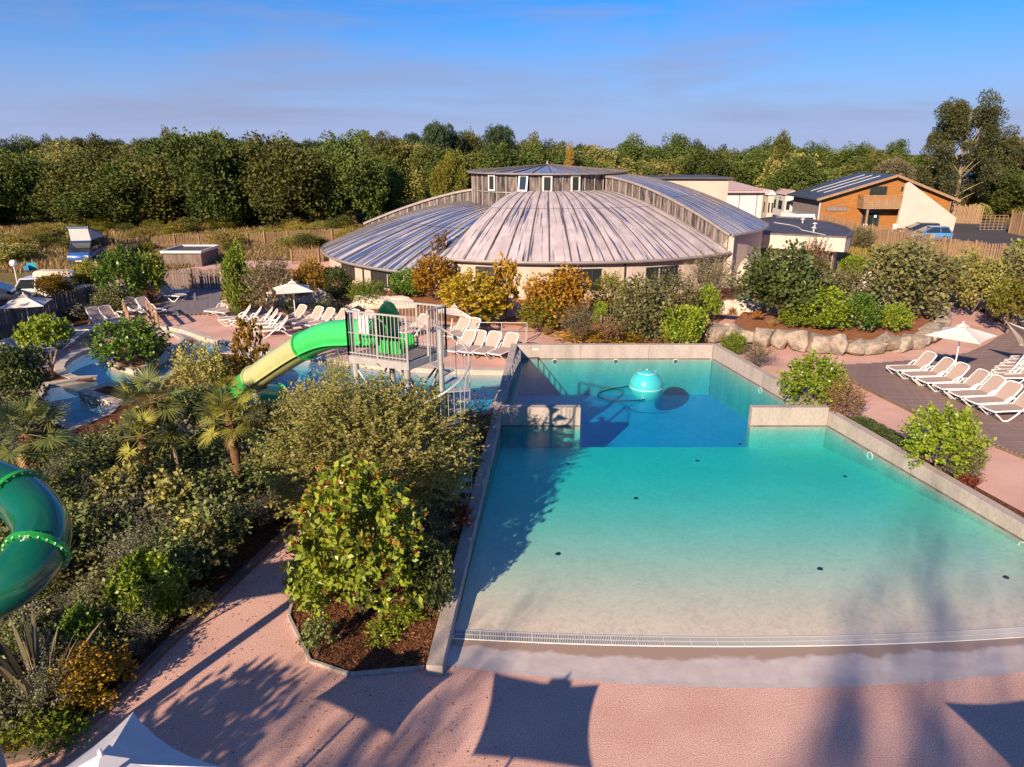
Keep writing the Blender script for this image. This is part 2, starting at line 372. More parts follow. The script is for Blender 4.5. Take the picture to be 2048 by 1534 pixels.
ma = N(at_, 'ShaderNodeMath', operation='MULTIPLY_ADD', inp={1: .95}); at_.links.new(nzz.outputs[0], ma.inputs[0]); at_.links.new(sep.outputs['Y'], ma.inputs[2])
mr_ = N(at_, 'ShaderNodeMapRange', inp={'From Min': 1.15, 'From Max': 1.25}); at_.links.new(ma.outputs[0], mr_.inputs[0])
nf = N(at_, 'ShaderNodeTexNoise', inp={'Scale': 2.2, 'Detail': 8, 'Roughness': .65}); at_.links.new(tco.outputs['Object'], nf.inputs[0])
cr_ = N(at_, 'ShaderNodeValToRGB'); e = cr_.color_ramp.elements; e[0].position = .35; e[0].color = (.50, .42, .385, 1); e[1].position = .65; e[1].color = (.62, .53, .49, 1); at_.links.new(nf.outputs[0], cr_.inputs[0])
mxw = N(at_, 'ShaderNodeMix', data_type='RGBA'); mxw.inputs[7].default_value = (.40, .275, .19, 1); at_.links.new(mr_.outputs[0], mxw.inputs[0]); at_.links.new(cr_.outputs[0], mxw.inputs[6]); at_.links.new(mxw.outputs[2], ab.inputs['Base Color'])
rr = N(at_, 'ShaderNodeMapRange', inp={'To Min': .75, 'To Max': .35}); at_.links.new(mr_.outputs[0], rr.inputs[0]); at_.links.new(rr.outputs[0], ab.inputs['Roughness'])
strip('pool_apron', am, 8, 60, f_apron)
def f_floor(u, v):
    x = xat(u, 12); y0 = arc_grate(x) + .30; y = min(y0 + (DROP - y0) * v, DROP - .002); x = xat(u, y); return (x, y, floor_z(x, y))
strip('pool_floor', M['pool_floor'], 30, 30, f_floor)
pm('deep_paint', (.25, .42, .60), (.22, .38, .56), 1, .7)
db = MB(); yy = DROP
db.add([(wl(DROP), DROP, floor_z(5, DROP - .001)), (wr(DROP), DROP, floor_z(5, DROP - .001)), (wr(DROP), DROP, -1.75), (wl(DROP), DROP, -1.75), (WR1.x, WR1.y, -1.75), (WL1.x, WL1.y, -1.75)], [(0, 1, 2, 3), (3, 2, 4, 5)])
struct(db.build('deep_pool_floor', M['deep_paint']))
def watermats(name, sig, bump, scale, zs, amp=.045):
    out = []
    for k in (0,):
        m, t, b = newmat(name); t.nodes.remove(b); o = t.nodes['Material Output']
        va = N(t, 'ShaderNodeVolumeAbsorption'); va.inputs['Color'].default_value = (1 - sig[0] / 2, 1 - sig[1] / 2, 1 - sig[2] / 2, 1); va.inputs['Density'].default_value = 2
        t.links.new(va.outputs[0], o.inputs['Volume'])
        tr = N(t, 'ShaderNodeBsdfTransparent')
        # painted ripple light: noise in the transparent colour imitates wavelets focusing the sun
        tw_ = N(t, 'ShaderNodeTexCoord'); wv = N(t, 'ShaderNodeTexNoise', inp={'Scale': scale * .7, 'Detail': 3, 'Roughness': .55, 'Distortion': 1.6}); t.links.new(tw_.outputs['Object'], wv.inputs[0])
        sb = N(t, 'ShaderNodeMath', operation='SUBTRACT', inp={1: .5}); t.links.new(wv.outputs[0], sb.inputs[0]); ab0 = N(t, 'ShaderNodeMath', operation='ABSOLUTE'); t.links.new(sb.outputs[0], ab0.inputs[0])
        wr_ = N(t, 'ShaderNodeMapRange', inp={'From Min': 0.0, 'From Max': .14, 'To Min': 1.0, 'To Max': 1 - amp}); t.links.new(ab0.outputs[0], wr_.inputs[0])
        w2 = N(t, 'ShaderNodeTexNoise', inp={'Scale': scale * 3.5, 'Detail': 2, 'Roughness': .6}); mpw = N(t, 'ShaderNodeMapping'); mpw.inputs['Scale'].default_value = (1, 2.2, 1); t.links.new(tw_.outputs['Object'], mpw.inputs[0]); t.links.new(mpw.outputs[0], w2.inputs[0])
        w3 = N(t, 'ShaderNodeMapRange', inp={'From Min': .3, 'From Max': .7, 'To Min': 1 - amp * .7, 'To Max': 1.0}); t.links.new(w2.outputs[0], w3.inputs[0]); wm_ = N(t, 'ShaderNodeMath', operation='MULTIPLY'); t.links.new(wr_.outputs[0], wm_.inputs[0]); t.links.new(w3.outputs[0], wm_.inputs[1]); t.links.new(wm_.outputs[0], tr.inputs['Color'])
        if k: t.links.new(tr.outputs[0], o.inputs['Surface'])
        else:
            gl = N(t, 'ShaderNodeBsdfGlossy', inp={'Roughness': .03}); ge = N(t, 'ShaderNodeNewGeometry'); dp = N(t, 'ShaderNodeVectorMath', operation='DOT_PRODUCT'); ab_ = N(t, 'ShaderNodeMath', operation='ABSOLUTE'); iv = N(t, 'ShaderNodeMath', operation='SUBTRACT', inp={0: 1.0}); pw5 = N(t, 'ShaderNodeMath', operation='POWER', inp={1: 5.0}); fr = N(t, 'ShaderNodeMath', operation='MULTIPLY_ADD', inp={1: .98, 2: .02}); ms = N(t, 'ShaderNodeMixShader')
            tcn = N(t, 'ShaderNodeTexCoord'); mpn = N(t, 'ShaderNodeMapping'); mpn.inputs['Scale'].default_value = (1, 1.6, 1); t.links.new(tcn.outputs['Object'], mpn.inputs[0])
            n1 = N(t, 'ShaderNodeTexNoise', inp={'Scale': scale, 'Detail': 7, 'Roughness': .68, 'Distortion': .8}); t.links.new(mpn.outputs[0], n1.inputs[0])
            bp = N(t, 'ShaderNodeBump', inp={'Strength': bump, 'Distance': .03}); t.links.new(n1.outputs[0], bp.inputs['Height'])
            t.links.new(bp.outputs[0], gl.inputs['Normal']); t.links.new(ge.outputs['Incoming'], dp.inputs[0]); t.links.new(bp.outputs[0], dp.inputs[1]); t.links.new(dp.outputs['Value'], ab_.inputs[0]); t.links.new(ab_.outputs[0], iv.inputs[1]); t.links.new(iv.outputs[0], pw5.inputs[0]); t.links.new(pw5.outputs[0], fr.inputs[0])
            sz = N(t, 'ShaderNodeSeparateXYZ'); gt_ = N(t, 'ShaderNodeMath', operation='GREATER_THAN', inp={1: zs - .003}); mu = N(t, 'ShaderNodeMath', operation='MULTIPLY'); t.links.new(ge.outputs['Position'], sz.inputs[0]); t.links.new(sz.outputs['Z'], gt_.inputs[0]); t.links.new(gt_.outputs[0], mu.inputs[0]); t.links.new(fr.outputs[0], mu.inputs[1]); t.links.new(mu.outputs[0], ms.inputs[0]); t.links.new(tr.outputs[0], ms.inputs[1]); t.links.new(gl.outputs[0], ms.inputs[2]); t.links.new(ms.outputs[0], o.inputs['Surface'])
        out.append(m)
    return out
def water(name, mats, rows, cols, top, bot):
    vs = []; fs = []; mi = []; n = (rows + 1) * (cols + 1)
    for f in (top, bot): vs += [f(i / cols, j / rows) for j in range(rows + 1) for i in range(cols + 1)]
    for j in range(rows):
        for i in range(cols):
            a = j * (cols + 1) + i; fs.append((a, a + 1, a + cols + 2, a + cols + 1)); mi.append(0)
            a += n; fs.append((a + cols + 1, a + cols + 2, a + 1, a)); mi.append(1)
    bd = [i for i in range(cols + 1)] + [j * (cols + 1) + cols for j in range(1, rows + 1)] + [rows * (cols + 1) + i for i in range(cols - 1, -1, -1)] + [j * (cols + 1) for j in range(rows - 1, 0, -1)]
    for k in range(len(bd)):
        a, b = bd[k], bd[(k + 1) % len(bd)]; fs.append((b, a, a + n, b + n)); mi.append(1)
    me = bpy.data.meshes.new(name); me.from_pydata(vs, [], fs); me.update()
    for m in mats: me.materials.append(m)
    o = bpy.data.objects.new(name, me); COL.objects.link(o); return struct(o)
wm = watermats('pool_water', (1.55, .045, .002), .45, 4.5, ZW)
def w_y(u, v):
    y0 = arc_grate(xat(u, 12)) + .298; a = (.70 - 1e-4); b_ = .72
    if v < a: return y0 + (DROP - .004 - y0) * v / (42 / 60)
    return DROP + .004 + (31.6 - DROP) * max(0, v - 43 / 60) / (17 / 60) if v > 42.5 / 60 else DROP - .004
def w_top(u, v): y = w_y(u, v); return (xat(u, y), y, ZW)
def w_bot(u, v):
    y = w_y(u, v); x = xat(u, y); return (x, y, min(floor_z(x, y) + .004, ZW - .004))
def w_rows(v):  # put a row on each side of the step
    return v
water('pool_water', wm, 60, 24, w_top, w_bot)
# --- grate: panels with modelled bars
gr = thing('drain_grate', 'white slotted overflow grate curving along the shallow beach edge of the wave pool', 'grate', (0, 0, -.052))
xs = np.linspace(wl(11.9) + .17, wr(11.9) - .17, 29)
for i in range(28):
    b = MB(); xa, xb = xs[i] + .008, xs[i + 1] - .008; n = 15
    P = lambda x, k: Vector((x, arc_grate(x) + .30 * k, 0))
    for k in (.04, .5, .96): b.bar(P(xa, k), P(xb, k), .016, .022)
    for j in range(n + 1):
        x = xa + (xb - xa) * j / n; b.bar(P(x, .02) + Vector((0, 0, .004)), P(x, .98) + Vector((0, 0, .004)), .016, .022)
    b.build('grate_panel', M['grate'], gr)
ch = MB(); 
for i in range(28):
    xa, xb = xs[i], xs[i + 1]; ch.add([(xa, arc_grate(xa), -.03), (xb, arc_grate(xb), -.03), (xb, arc_grate(xb) + .30, -.03), (xa, arc_grate(xa) + .30, -.03)], [(0, 1, 2, 3)])
ch.build('channel', M['black'], gr)
# --- pool walls
pw = thing('pool_wall', 'pale concrete wall round the wave pool with two short stubs splitting deep and shallow water', 'wall')
def wallseg(name, a, b, za, zb, t=.3, zlo=-1.9, parent=pw, m='concrete', bev=.012):
    a = Vector((a[0], a[1])); b = Vector((b[0], b[1])); d = (b - a).normalized(); n = Vector((-d.y, d.x)) * t / 2; q = MB()
    vs = [(*(a - n), zlo), (*(b - n), zlo), (*(b + n), zlo), (*(a + n), zlo), (*(a - n), za), (*(b - n), zb), (*(b + n), zb), (*(a + n), za)]
    q.add(vs, [(3, 2, 1, 0), (4, 5, 6, 7), (0, 1, 5, 4), (1, 2, 6, 5), (2, 3, 7, 6), (3, 0, 4, 7)])
    return q.build(name, M[m], parent, bev=bev)
wallseg('wall_section', WL0, WL1 + Vector((.01, .15)), .22, .62); wallseg('wall_section', WR1 + Vector((-.03, .15)), WR0, .62, .28)
wallseg('wall_section', WL1 + Vector((.16, 0)), WR1 - Vector((.16, 0)), .622, .622)
wallseg('wall_section', (wl(23.35) + .15, 23.35), (2.35, 23.35), .64, .64); wallseg('wall_section', (8.2, 23.35), (wr(23.35) - .15, 23.35), .64, .64)
pm('algae_line', (.10, .085, .07), (.20, .165, .14), 3, .8)
for a, b_ in (((wl(12.4) + .155, 12.4), (wl(31.5) + .155, 31.5)), ((wr(31.5) - .157, 31.5), (wr(12.4) - .157, 12.4)), ((.3, 31.592), (9.0, 31.592)), ((wl(23.2) + .16, 23.192), (2.35, 23.192)), ((8.2, 23.192), (wr(23.2) - .16, 23.192))):
    MB().bar((*a, ZW + .015), (*b_, ZW + .015), .012, .05).build('waterline', M['algae_line'], pw)
for y in (27.4, 19.3, 15.2):
    for f_, s_ in ((wl, 1), (wr, -1)): x = f_(y) + s_ * .152; hh = .62 - (31.7 - y) * (.0185 if s_ > 0 else .0158); MB().box((x, y, hh / 2 - .1), (.006, .02, hh + .14)).build('wall_joint', M['algae_line'], pw)
for x in (3.1, 6.2): MB().box((x, 31.6, .25), (.02, .006, .7)).build('wall_joint', M['algae_line'], pw)
# --- lagoon: floor, walls, coping, water
lf = MB(); lf.sheet(offset(lagoon, .2), z=-.75); struct(lf.build('lagoon_floor', M['lagoon_floor']))
def sidewall(poly, z0, z1):
    b = MB(); n = len(poly); vs = [(p[0], p[1], z0) for p in poly] + [(p[0], p[1], z1) for p in poly]
    return b.add(vs, [(i, (i + 1) % n, n + (i + 1) % n, n + i) for i in range(n)])
lw = thing('lagoon_edge', 'cream coping and walls bounding the winding lagoon pool', 'pool edge')
sidewall(lagoon, -.78, .0).build('wall', M['coping'], lw); ring(lagoon, -.03, .34, .0, .06).build('coping', M['coping'], lw)
iw = thing('island_edge', 'low cream wall round the paved island in the lagoon', 'pool edge')
sidewall(island, -.78, .0).build('wall', M['coping'], iw); ring(island, -.22, .02, .0, .09).build('coping', M['coping'], iw)
lm = watermats('lagoon_water', (.60, .08, .01), .35, 4.0, -.16, .10)
q = MB(); zl = -.16; tri = MB().sheet(lagoon, [island], zl); nv = len(tri.v)
vs = tri.v + [(x, y, -.74) for x, y, z in tri.v]; fs = list(tri.f) + [tuple(i + nv for i in reversed(f)) for f in tri.f]; mi = [0] * len(tri.f) + [1] * len(tri.f)
for lo, hi in ((0, len(lagoon)), (len(lagoon), nv)):
    for i in range(lo, hi):
        j = i + 1 if i + 1 < hi else lo; fs.append((i, j, j + nv, i + nv)); mi.append(1)
me = bpy.data.meshes.new('lagoon_water'); me.from_pydata(vs, [], fs); me.update()
for m in lm: me.materials.append(m)
o = bpy.data.objects.new('lagoon_water', me); COL.objects.link(o); struct(o)
bm_ = bmesh.new(); bm_.from_mesh(me); bmesh.ops.recalc_face_normals(bm_, faces=bm_.faces[:]); bm_.to_mesh(me); bm_.free()
# --- planting beds
def bed(poly, m='mulch', z=.035, name='planting_bed'):
    return struct(MB().prism(poly, -.05, z).build(name, M[m]))
b1 = GP([(578, 1235), (620, 1325), (700, 1352), (850, 1337), (905, 1125), (988, 822), (900, 850), (600, 846), (575, 900), (612, 960), (650, 1040), (612, 1110)])
b2 = GP([(150, 858), (208, 834), (232, 808), (166, 786), (218, 772), (292, 778), (348, 746), (394, 728), (432, 708), (475, 710), (515, 721), (528, 738), (497, 802), (590, 842), (560, 905), (594, 965), (618, 1020),
         (560, 1080), (330, 1300), (230, 1402), (130, 1492), (-250, 1600), (-500, 1000), (-100, 800), (70, 805), (95, 836)])
bed(b1); bed(b2)
def kerb(name, pts, w=.12, h=.1, m='kerb_timber', label=None, cat='edging', L=2.4):
    t = thing(name, label, cat); pts = [Vector((p[0], p[1], 0)) for p in pts]
    for a, b in zip(pts[:-1], pts[1:]):
        d = b - a; n = max(1, round(d.length / L))
        for i in range(n):
            MB().bar(a + d * (i / n) + d.normalized() * .006 + Vector((0, 0, h / 2)), a + d * ((i + 1) / n) - d.normalized() * .006 + Vector((0, 0, h / 2)), w, h).build('edging_board', M[m], t, bev=.008)
    return t
kerb('bed_edging', GP([(-120, 1562), (130, 1492), (230, 1402), (330, 1300), (560, 1080), (620, 1021)]), label='grey timber edging between the shady shrub bed and the pink path', w=.16, h=.12)
kerb('bed_edging', GP([(645, 1048), (612, 1110), (578, 1235), (620, 1325), (700, 1352), (850, 1338)]), label='thin concrete edging round the pointed magnolia bed', w=.07, h=.07, m='concrete')
bed(GP([(55, 736), (138, 750), (156, 760), (186, 757), (99, 765), (45, 758)]))
bed(GP([(222, 727), (268, 740), (318, 716), (330, 700), (300, 690), (235, 704)]), 'mulch', .06)
bed(GP([(-260, 770), (5, 702), (112, 664), (185, 645), (250, 618), (330, 604), (330, 572), (210, 585), (60, 640), (-260, 700)]))
bed(GP([(442, 616), (470, 620), (560, 616), (700, 622), (830, 634), (900, 645), (960, 648), (1030, 652), (1120, 664), (1235, 688), (1330, 692), (1415, 690), (1440, 640), (1490, 610), (1500, 560), (1300, 540), (1000, 540), (700, 545), (500, 535), (442, 575)]), 'mulch_dry')
rb = smooth(GP([(1425, 682), (1500, 692), (1560, 700), (1640, 709), (1740, 713), (1830, 702), (1880, 682), (1896, 655), (1885, 632)]), 4) + GP([(1840, 605), (1700, 590), (1500, 600)])
struct(MB().prism(offset(rb, -.62), -.05, .62).build('raised_bed', M['mulch_dry']))
rb2 = GP([(1948, 610), (1990, 637), (2060, 670), (2260, 740), (2400, 650), (2150, 550), (1960, 545)])
struct(MB().prism(offset(rb2, -.5), -.05, .55).build('raised_bed', M['mulch_dry'])); bed(GP([(1880, 612), (1950, 618), (1962, 560), (1860, 560)]), 'mulch_dry')
bed([(wr(y) + .2, y) for y in (31.5, 25, 20, 14, 11.2)] + [(wr(y) + w, y) for y, w in ((11.2, 1.1), (14, 1.2), (17, 1.0), (20, 1.0), (24, 1.1), (28, .9), (31.5, .8))])
# --- asphalt yard and camping road
struct(MB().sheet(GP([(1640, 468), (1900, 524), (2060, 548), (2500, 610), (2500, 500), (2040, 452), (1960, 438), (1895, 432), (1640, 440)]), z=.0).build('asphalt_yard', M['asphalt']))
struct(MB().sheet(GP([(-300, 590), (0, 592), (70, 583), (70, 572), (0, 578), (-300, 570)]), z=.0).build('road', M['asphalt']))
# --- timber decks, plank by plank
def deck(name, label, poly, ang, w, gap, z, th, m, maxn=300, bedm='kerb_timber'):
    t = struct(bpy.data.objects.new(name, None)); COL.objects.link(t)
    c, s = math.cos(ang), math.sin(ang); loc = [(p[0] * c + p[1] * s, -p[0] * s + p[1] * c) for p in poly]
    lo = min(p[1] for p in loc); hi = max(p[1] for p in loc); y = lo + w / 2; n = 0
    while y < hi and n < maxn:
        xs = []
        for i in range(len(loc)):
            (x0, y0), (x1, y1) = loc[i - 1], loc[i]
            if (y0 > y) != (y1 > y): xs.append(x0 + (x1 - x0) * (y - y0) / (y1 - y0))
        xs.sort()
        for a, b in zip(xs[::2], xs[1::2]):
            if b - a < .05: continue
            me = MB().box((0, 0, 0), (b - a, w - gap, th)).mesh('plank'); o = obj('plank', me, m, t)
            mx, my = (a + b) / 2, y; o.location = (mx * c - my * s, mx * s + my * c, z - th / 2 + random.uniform(-.003, .003)); o.rotation_euler = (random.uniform(-.01, .01), 0, ang); n += 1
        y += w
    MB().prism(offset(poly, -.06), .0, z - th - .01).build('frame', M[bedm], t)
    return t
dk = GP([(1686, 736), (1745, 733), (1850, 725), (1935, 712), (1975, 694), (2000, 677), (2022, 668), (2300, 640), (2400, 1000), (2048, 921), (1835, 834), (1703, 768)])
deck('sun_deck', '', [p.xy for p in dk], R(-2), .145, .008, .16, .03, M['deck'])
dk2 = GP([(318, 622), (336, 582), (345, 578), (442, 580), (450, 600), (442, 628), (400, 631), (318, 634)])
deck('upper_deck', '', [p.xy for p in dk2], R(52), .145, .010, .12, .03, M['deck_grey'])
# ================================================================== PLANT MESHES (unit size: radius 1, height 2)
def nrm(a): return a / np.maximum(np.linalg.norm(a, axis=1, keepdims=True), 1e-9)
def qmesh(name, V, F, tint, mat=None):
    me = bpy.data.meshes.new(name); nv, nf = len(V), len(F); k = F.shape[1]
    me.vertices.add(nv); me.vertices.foreach_set('co', np.ascontiguousarray(V, dtype=np.float32).ravel())
    me.loops.add(nf * k); me.loops.foreach_set('vertex_index', np.ascontiguousarray(F, dtype=np.int32).ravel())
    me.polygons.add(nf); me.polygons.foreach_set('loop_start', np.arange(0, nf * k, k, dtype=np.int32))
    try: me.polygons.foreach_set('loop_total', np.full(nf, k, dtype=np.int32))
    except Exception: pass
    a = me.attributes.new('tint', 'FLOAT', 'FACE'); a.data.foreach_set('value', np.ascontiguousarray(tint, dtype=np.float32))
    me.update(calc_edges=True)
    if mat: me.materials.append(mat)
    return me
def leafverts(P, D, L, W, rng, fold=.35, flat=0.0):
    n = len(P); D = nrm(D); rv = rng.normal(size=(n, 3)); 
    if flat: rv[:, 2] *= (1 - flat)
    S = nrm(np.cross(D, rv)); Nn = np.cross(S, D); L = np.broadcast_to(L, (n,))[:, None]; W = np.broadcast_to(W, (n,))[:, None]
    m = P + D * L * .48 + Nn * W * fold
    V = np.stack([P, m + S * W, P + D * L, m - S * W], axis=1).reshape(-1, 3)
    F = np.arange(4 * n).reshape(n, 4); return V, F
def usphere(rng, n, zmin=-1.0):
    d = nrm(rng.normal(size=(n * 3, 3))); d = d[d[:, 2] > zmin]; return d[:n]
def crown(name, seed, nc, nl, cr, L, W, mat, shell=.55, zmin=-.75, dims=(1, 1, 1), c=1.05, top=0.0, flat=1.0, lump=.18, base=None):
    rng = np.random.default_rng(seed); d = usphere(rng, nc, zmin); rad = shell + (1 - shell) * rng.random(len(d)) ** .6
    rad *= 1 + lump * np.sin(d[:, 0] * 3.1 + seed) * np.cos(d[:, 1] * 2.7 + d[:, 2] * 3 + seed * 2)
    C = d * rad[:, None] * (1 - cr * .6) * np.array(dims); C[:, 2] += c
    if top: k = 1 - top * np.clip((C[:, 2] - .8) / 1.2, 0, 1); C[:, 0] *= k; C[:, 1] *= k
    n = len(C); idx = np.repeat(np.arange(n), nl); q = nrm(rng.normal(size=(n * nl, 3))); rr = cr * (.35 + .65 * rng.random(n * nl) ** .5) * np.repeat(.7 + .6 * rng.random(n), nl)
    off = q * rr[:, None]; off[:, 2] *= flat; P = C[idx] + off
    D = q * .8 + rng.normal(size=P.shape) * .55 + np.array([0, 0, .25]); sz = .7 + .6 * rng.random(len(P))
    V, F = leafverts(P, D, L * sz, W * sz, rng)
    ct = rng.random(n); tint = np.clip(.5 * ct[idx] + .5 * rng.random(len(P)) ** 1.3 + .15 * q[:, 2], 0, 1)
    return qmesh(name, V, F, tint, mat), C
def twiggy(name, seed, nt_, nl, tl, L, W, mat, dims=(1, 1, 1), c=1.0, shell=.35, up=.55, zmin=-.7, tip=None, droop=0.0, spread=.35, cone=0.0):
    rng = np.random.default_rng(seed); d = usphere(rng, nt_, zmin); rad = shell + (1 - shell) * rng.random(len(d)) ** .5
    S = d * (rad - tl * .55)[:, None] * np.array(dims); S[:, 2] += c; S[:, :2] *= (1 - cone * np.clip((S[:, 2:3] - .5) / 1.5, 0, 1)); T = nrm(d + rng.normal(size=d.shape) * .35 + np.array([0, 0, up]))
    n = len(S); idx = np.repeat(np.arange(n), nl); k = np.tile(np.arange(nl) / max(nl - 1, 1), n)
    if tip: k = k ** tip
    tlv = tl * (.6 + .8 * rng.random(n)); P = S[idx] + T[idx] * (k * tlv[idx])[:, None]; P[:, 2] -= droop * k ** 2 * tl
    side = nrm(np.cross(T[idx], rng.normal(size=P.shape))); D = T[idx] * .55 + side * .9 + rng.normal(size=P.shape) * spread; sz = .65 + .7 * rng.random(len(P))
    V, F = leafverts(P, D, L * sz, W * sz, rng)
    ct = rng.random(n); tint = np.clip(.4 * ct[idx] + .45 * rng.random(len(P)) + .25 * k, 0, 1)
    tw = (S, T, tlv); return qmesh(name, V, F, tint, mat), tw
def blades(name, P, D, L, W, mat, rng, seg=4, droop=.5, tint=None, curl=.0):
    n = len(P); D = nrm(D); S = nrm(np.cross(D, np.array([0, 0, 1.0]) + rng.normal(size=(n, 3)) * .15)); L = np.broadcast_to(L, (n,)); W = np.broadcast_to(W, (n,)); rows = []
    for k in range(seg + 1):
        t = k / seg; c = P + D * (L * t)[:, None]; c = c + np.array([0, 0, -1.0]) * (droop * L * t ** 2.2)[:, None]; w = W * (1 - t ** 2.5) * (.55 + .9 * t if t < .5 else 1.0) + 1e-4
        rows.append(np.stack([c - S * w[:, None], c + S * w[:, None]], axis=1))
    V = np.stack(rows, axis=1).reshape(-1, 3); b = (np.arange(n) * (2 * (seg + 1)))[:, None]
    F = np.concatenate([b + np.array([[2 * k, 2 * k + 1, 2 * k + 3, 2 * k + 2]]) for k in range(seg)], axis=0)
    tt = np.tile(rng.random(n) if tint is None else tint, seg); return qmesh(name, V, F, tt, mat)
def stems(name, seed, n, h0, h1, spread, r0, trunk=None):
    rnd = random.Random(seed); b = MB()
    if trunk:
        b.tube([(0, 0, -.05), (.02, .01, trunk * .5), (.0, .03, trunk)], [r0 * 1.25, r0, r0 * .85], 8); z0 = trunk * .92
    else: z0 = 0
    for i in range(n):
        a = 2 * math.pi * (i + rnd.random() * .7) / n; s = spread * rnd.uniform(.5, 1.1); h = rnd.uniform(h0, h1); p = []
        for t in (0, .35, .7, 1): p.append((math.cos(a) * s * t ** 1.1 + rnd.uniform(-.03, .03) * t, math.sin(a) * s * t ** 1.1 + rnd.uniform(-.03, .03) * t, z0 + (h - z0) * t))
        k = .62 if trunk else 1.0
        b.tube(p, [r0 * k, r0 * k * .75, r0 * k * .45, r0 * k * .18], 6)
    return b.mesh(name, True)
PR = {}
# forest crowns (true radius about 4.5 m)
for i in range(5): PR['oak%d' % i] = crown('oak_crown', 10 + i, 90, 170, .26, .058, .024, M['lf_oak'], .5, -.97, (1, 1, 1.0), 1.0, .15 * (i % 2), lump=.3)[0]
PR['bank0'] = crown('thicket_crown', 61, 60, 110, .3, .08, .032, M['lf_oak'], .3, -.2, (1, 1, 1), .75)[0]
for i in range(3): PR['pine%d' % i] = crown('pine_crown', 30 + i, 46, 190, .24, .075, .014, M['lf_pine'], .45, -.15 - .2 * i, (1, 1, .62), 1.25, .2, .62)[0]
PR['poplar'] = crown('slender_crown', 40, 70, 110, .26, .07, .028, M['lf_oak'], .3, -.95, (.75, .75, 1), 1.0, .45)[0]
def layered(seed):
    rng = np.random.default_rng(seed); C = []
    for k in range(95):
        t = rng.random() ** .75; a = rng.random() * 2 * math.pi; lim = (1.15 - .65 * t) * (.55 + .45 * rng.random()); C.append((math.cos(a) * lim, math.sin(a) * lim, .55 + 1.4 * t + .1 * rng.normal()))
    return np.array(C)
LC = layered(5)
def crown_at(name, seed, C, nl, cr, L, W, mat, flat=.6):
    rng = np.random.default_rng(seed); n = len(C); idx = np.repeat(np.arange(n), nl); q = nrm(rng.normal(size=(n * nl, 3))); rr = cr * (.25 + .75 * rng.random(n * nl) ** .5) * np.repeat(.6 + .7 * rng.random(n), nl)
    off = q * rr[:, None]; off[:, 2] *= flat; P = C[idx] + off; D = q + rng.normal(size=P.shape) * .6 + np.array([0, 0, .2]); V, F = leafverts(P, D, L, W, rng)
    return qmesh(name, V, F, np.clip(.5 * rng.random(n)[idx] + .5 * rng.random(len(P)) + .15 * q[:, 2], 0, 1), mat)
PR['cypress'] = crown_at('cypress_crown', 6, LC, 330, .21, .045, .012, M['lf_pine2'])
def limbs(name, C, r0, h):
    b = MB(); b.tube([(0, 0, -.05), (.02, 0, h * .35), (-.02, .02, h * .7), (0, 0, h)], [r0 * 1.3, r0, r0 * .7, r0 * .3], 8)
    for x, y, z in C[::6]:
        z0 = max(.25, z * .62); b.tube([(0, 0, z0), (x * .5, y * .5, z0 + (z - z0) * .6), (x * .9, y * .9, z)], [r0 * .3, r0 * .2, r0 * .06], 5)
    return b.mesh(name, True)
PR['cypress_trunk'] = limbs('trunk', LC, .045, 1.8)
for i in range(3): PR['trunk%d' % i] = stems('trunk', i, 7, 1.1, 1.7, .6, .055, .45)
PR['pine_trunk'] = stems('trunk', 9, 6, 1.25, 1.6, .55, .045, 1.0)
PR['slim_trunk'] = stems('trunk', 12, 5, 1.2, 1.8, .35, .05, .35)
# shrubs
for i in range(4): PR['shrub%d' % i] = crown('shrub_foliage', 70 + i, 60, 75, .30, .105, .036, M['lf_olive'], .45, -.75, (1, 1, .95), .98, 0, 1, .25)[0]
for i in range(2): PR['dense%d' % i] = crown('dense_foliage', 80 + i, 95, 62, .24, .10, .034, M['lf_laurel'], .72, -.8, (1, 1, .95), .98, 0, 1, .10)[0]
for i in range(2): PR['fine%d' % i] = twiggy('fine_foliage', 90 + i, 300, 16, .40, .075, .022, M['lf_olive'], (1, 1, .98), .98, .35, .7)[0]
PR['feather0'] = twiggy('feathery_foliage', 95, 220, 16, .75, .07, .016, M['lf_greyolive'], (1, 1, 1), 1.0, .3, 1.1)[0]
PR['young0'] = twiggy('young_foliage', 97, 60, 14, .30, .16, .055, M['lf_brown'], (.8, .8, 1), 1.1, .25, .5, -.6)[0]
PR['leafy0'] = twiggy('leafy_foliage', 99, 300, 15, .34, .098, .034, M['lf_bright'], (1, 1, 1), 1.0, .4, .6)[0]
PR['leafy1'] = twiggy('leafy_foliage', 101, 320, 15, .32, .095, .033, M['lf_bright'], (1, 1, 1), 1.0, .45, .8)[0]
PR['umbel0'] = twiggy('umbrella_foliage', 103, 300, 14, .28, .10, .036, M['lf_bright'], (1, 1, .55), 1.45, .4, .6, -.55)[0]
for i in range(5): PR['low%d' % i] = twiggy('low_foliage', 110 + i, 90, 9, .5, .16, .04 + .01 * (i % 3), M['lf_under'], (1, 1, .95), .9, .2, .7, -.35)[0]
PR['big_fine'] = twiggy('fine_foliage', 121, 2300, 24, .26, .032, .0098, M['lf_olive'], (.98, .98, .98), .98, .42, .40, -.85, spread=.45)[0]
PR['mag'], MAGT = twiggy('magnolia_foliage', 131, 470, 11, .24, .098, .028, M['lf_magnolia'], (1.05, 1.05, 1), 1.0, .42, .75, -.75, .6, cone=.55)
rng = np.random.default_rng(5); tipsel = rng.random(len(MAGT[0])) < .42; tipsel &= MAGT[0][:, 2] > .85
TP = (MAGT[0] + MAGT[1] * MAGT[2][:, None])[tipsel]; TP = np.repeat(TP, 5, axis=0)
V, F = leafverts(TP, np.repeat(MAGT[1][tipsel], 5, axis=0) + rng.normal(size=TP.shape) * .5, .075, .024, rng); PR['mag_tips'] = qmesh('new_leaves', V, F, rng.random(len(TP)), M['lf_rust'])
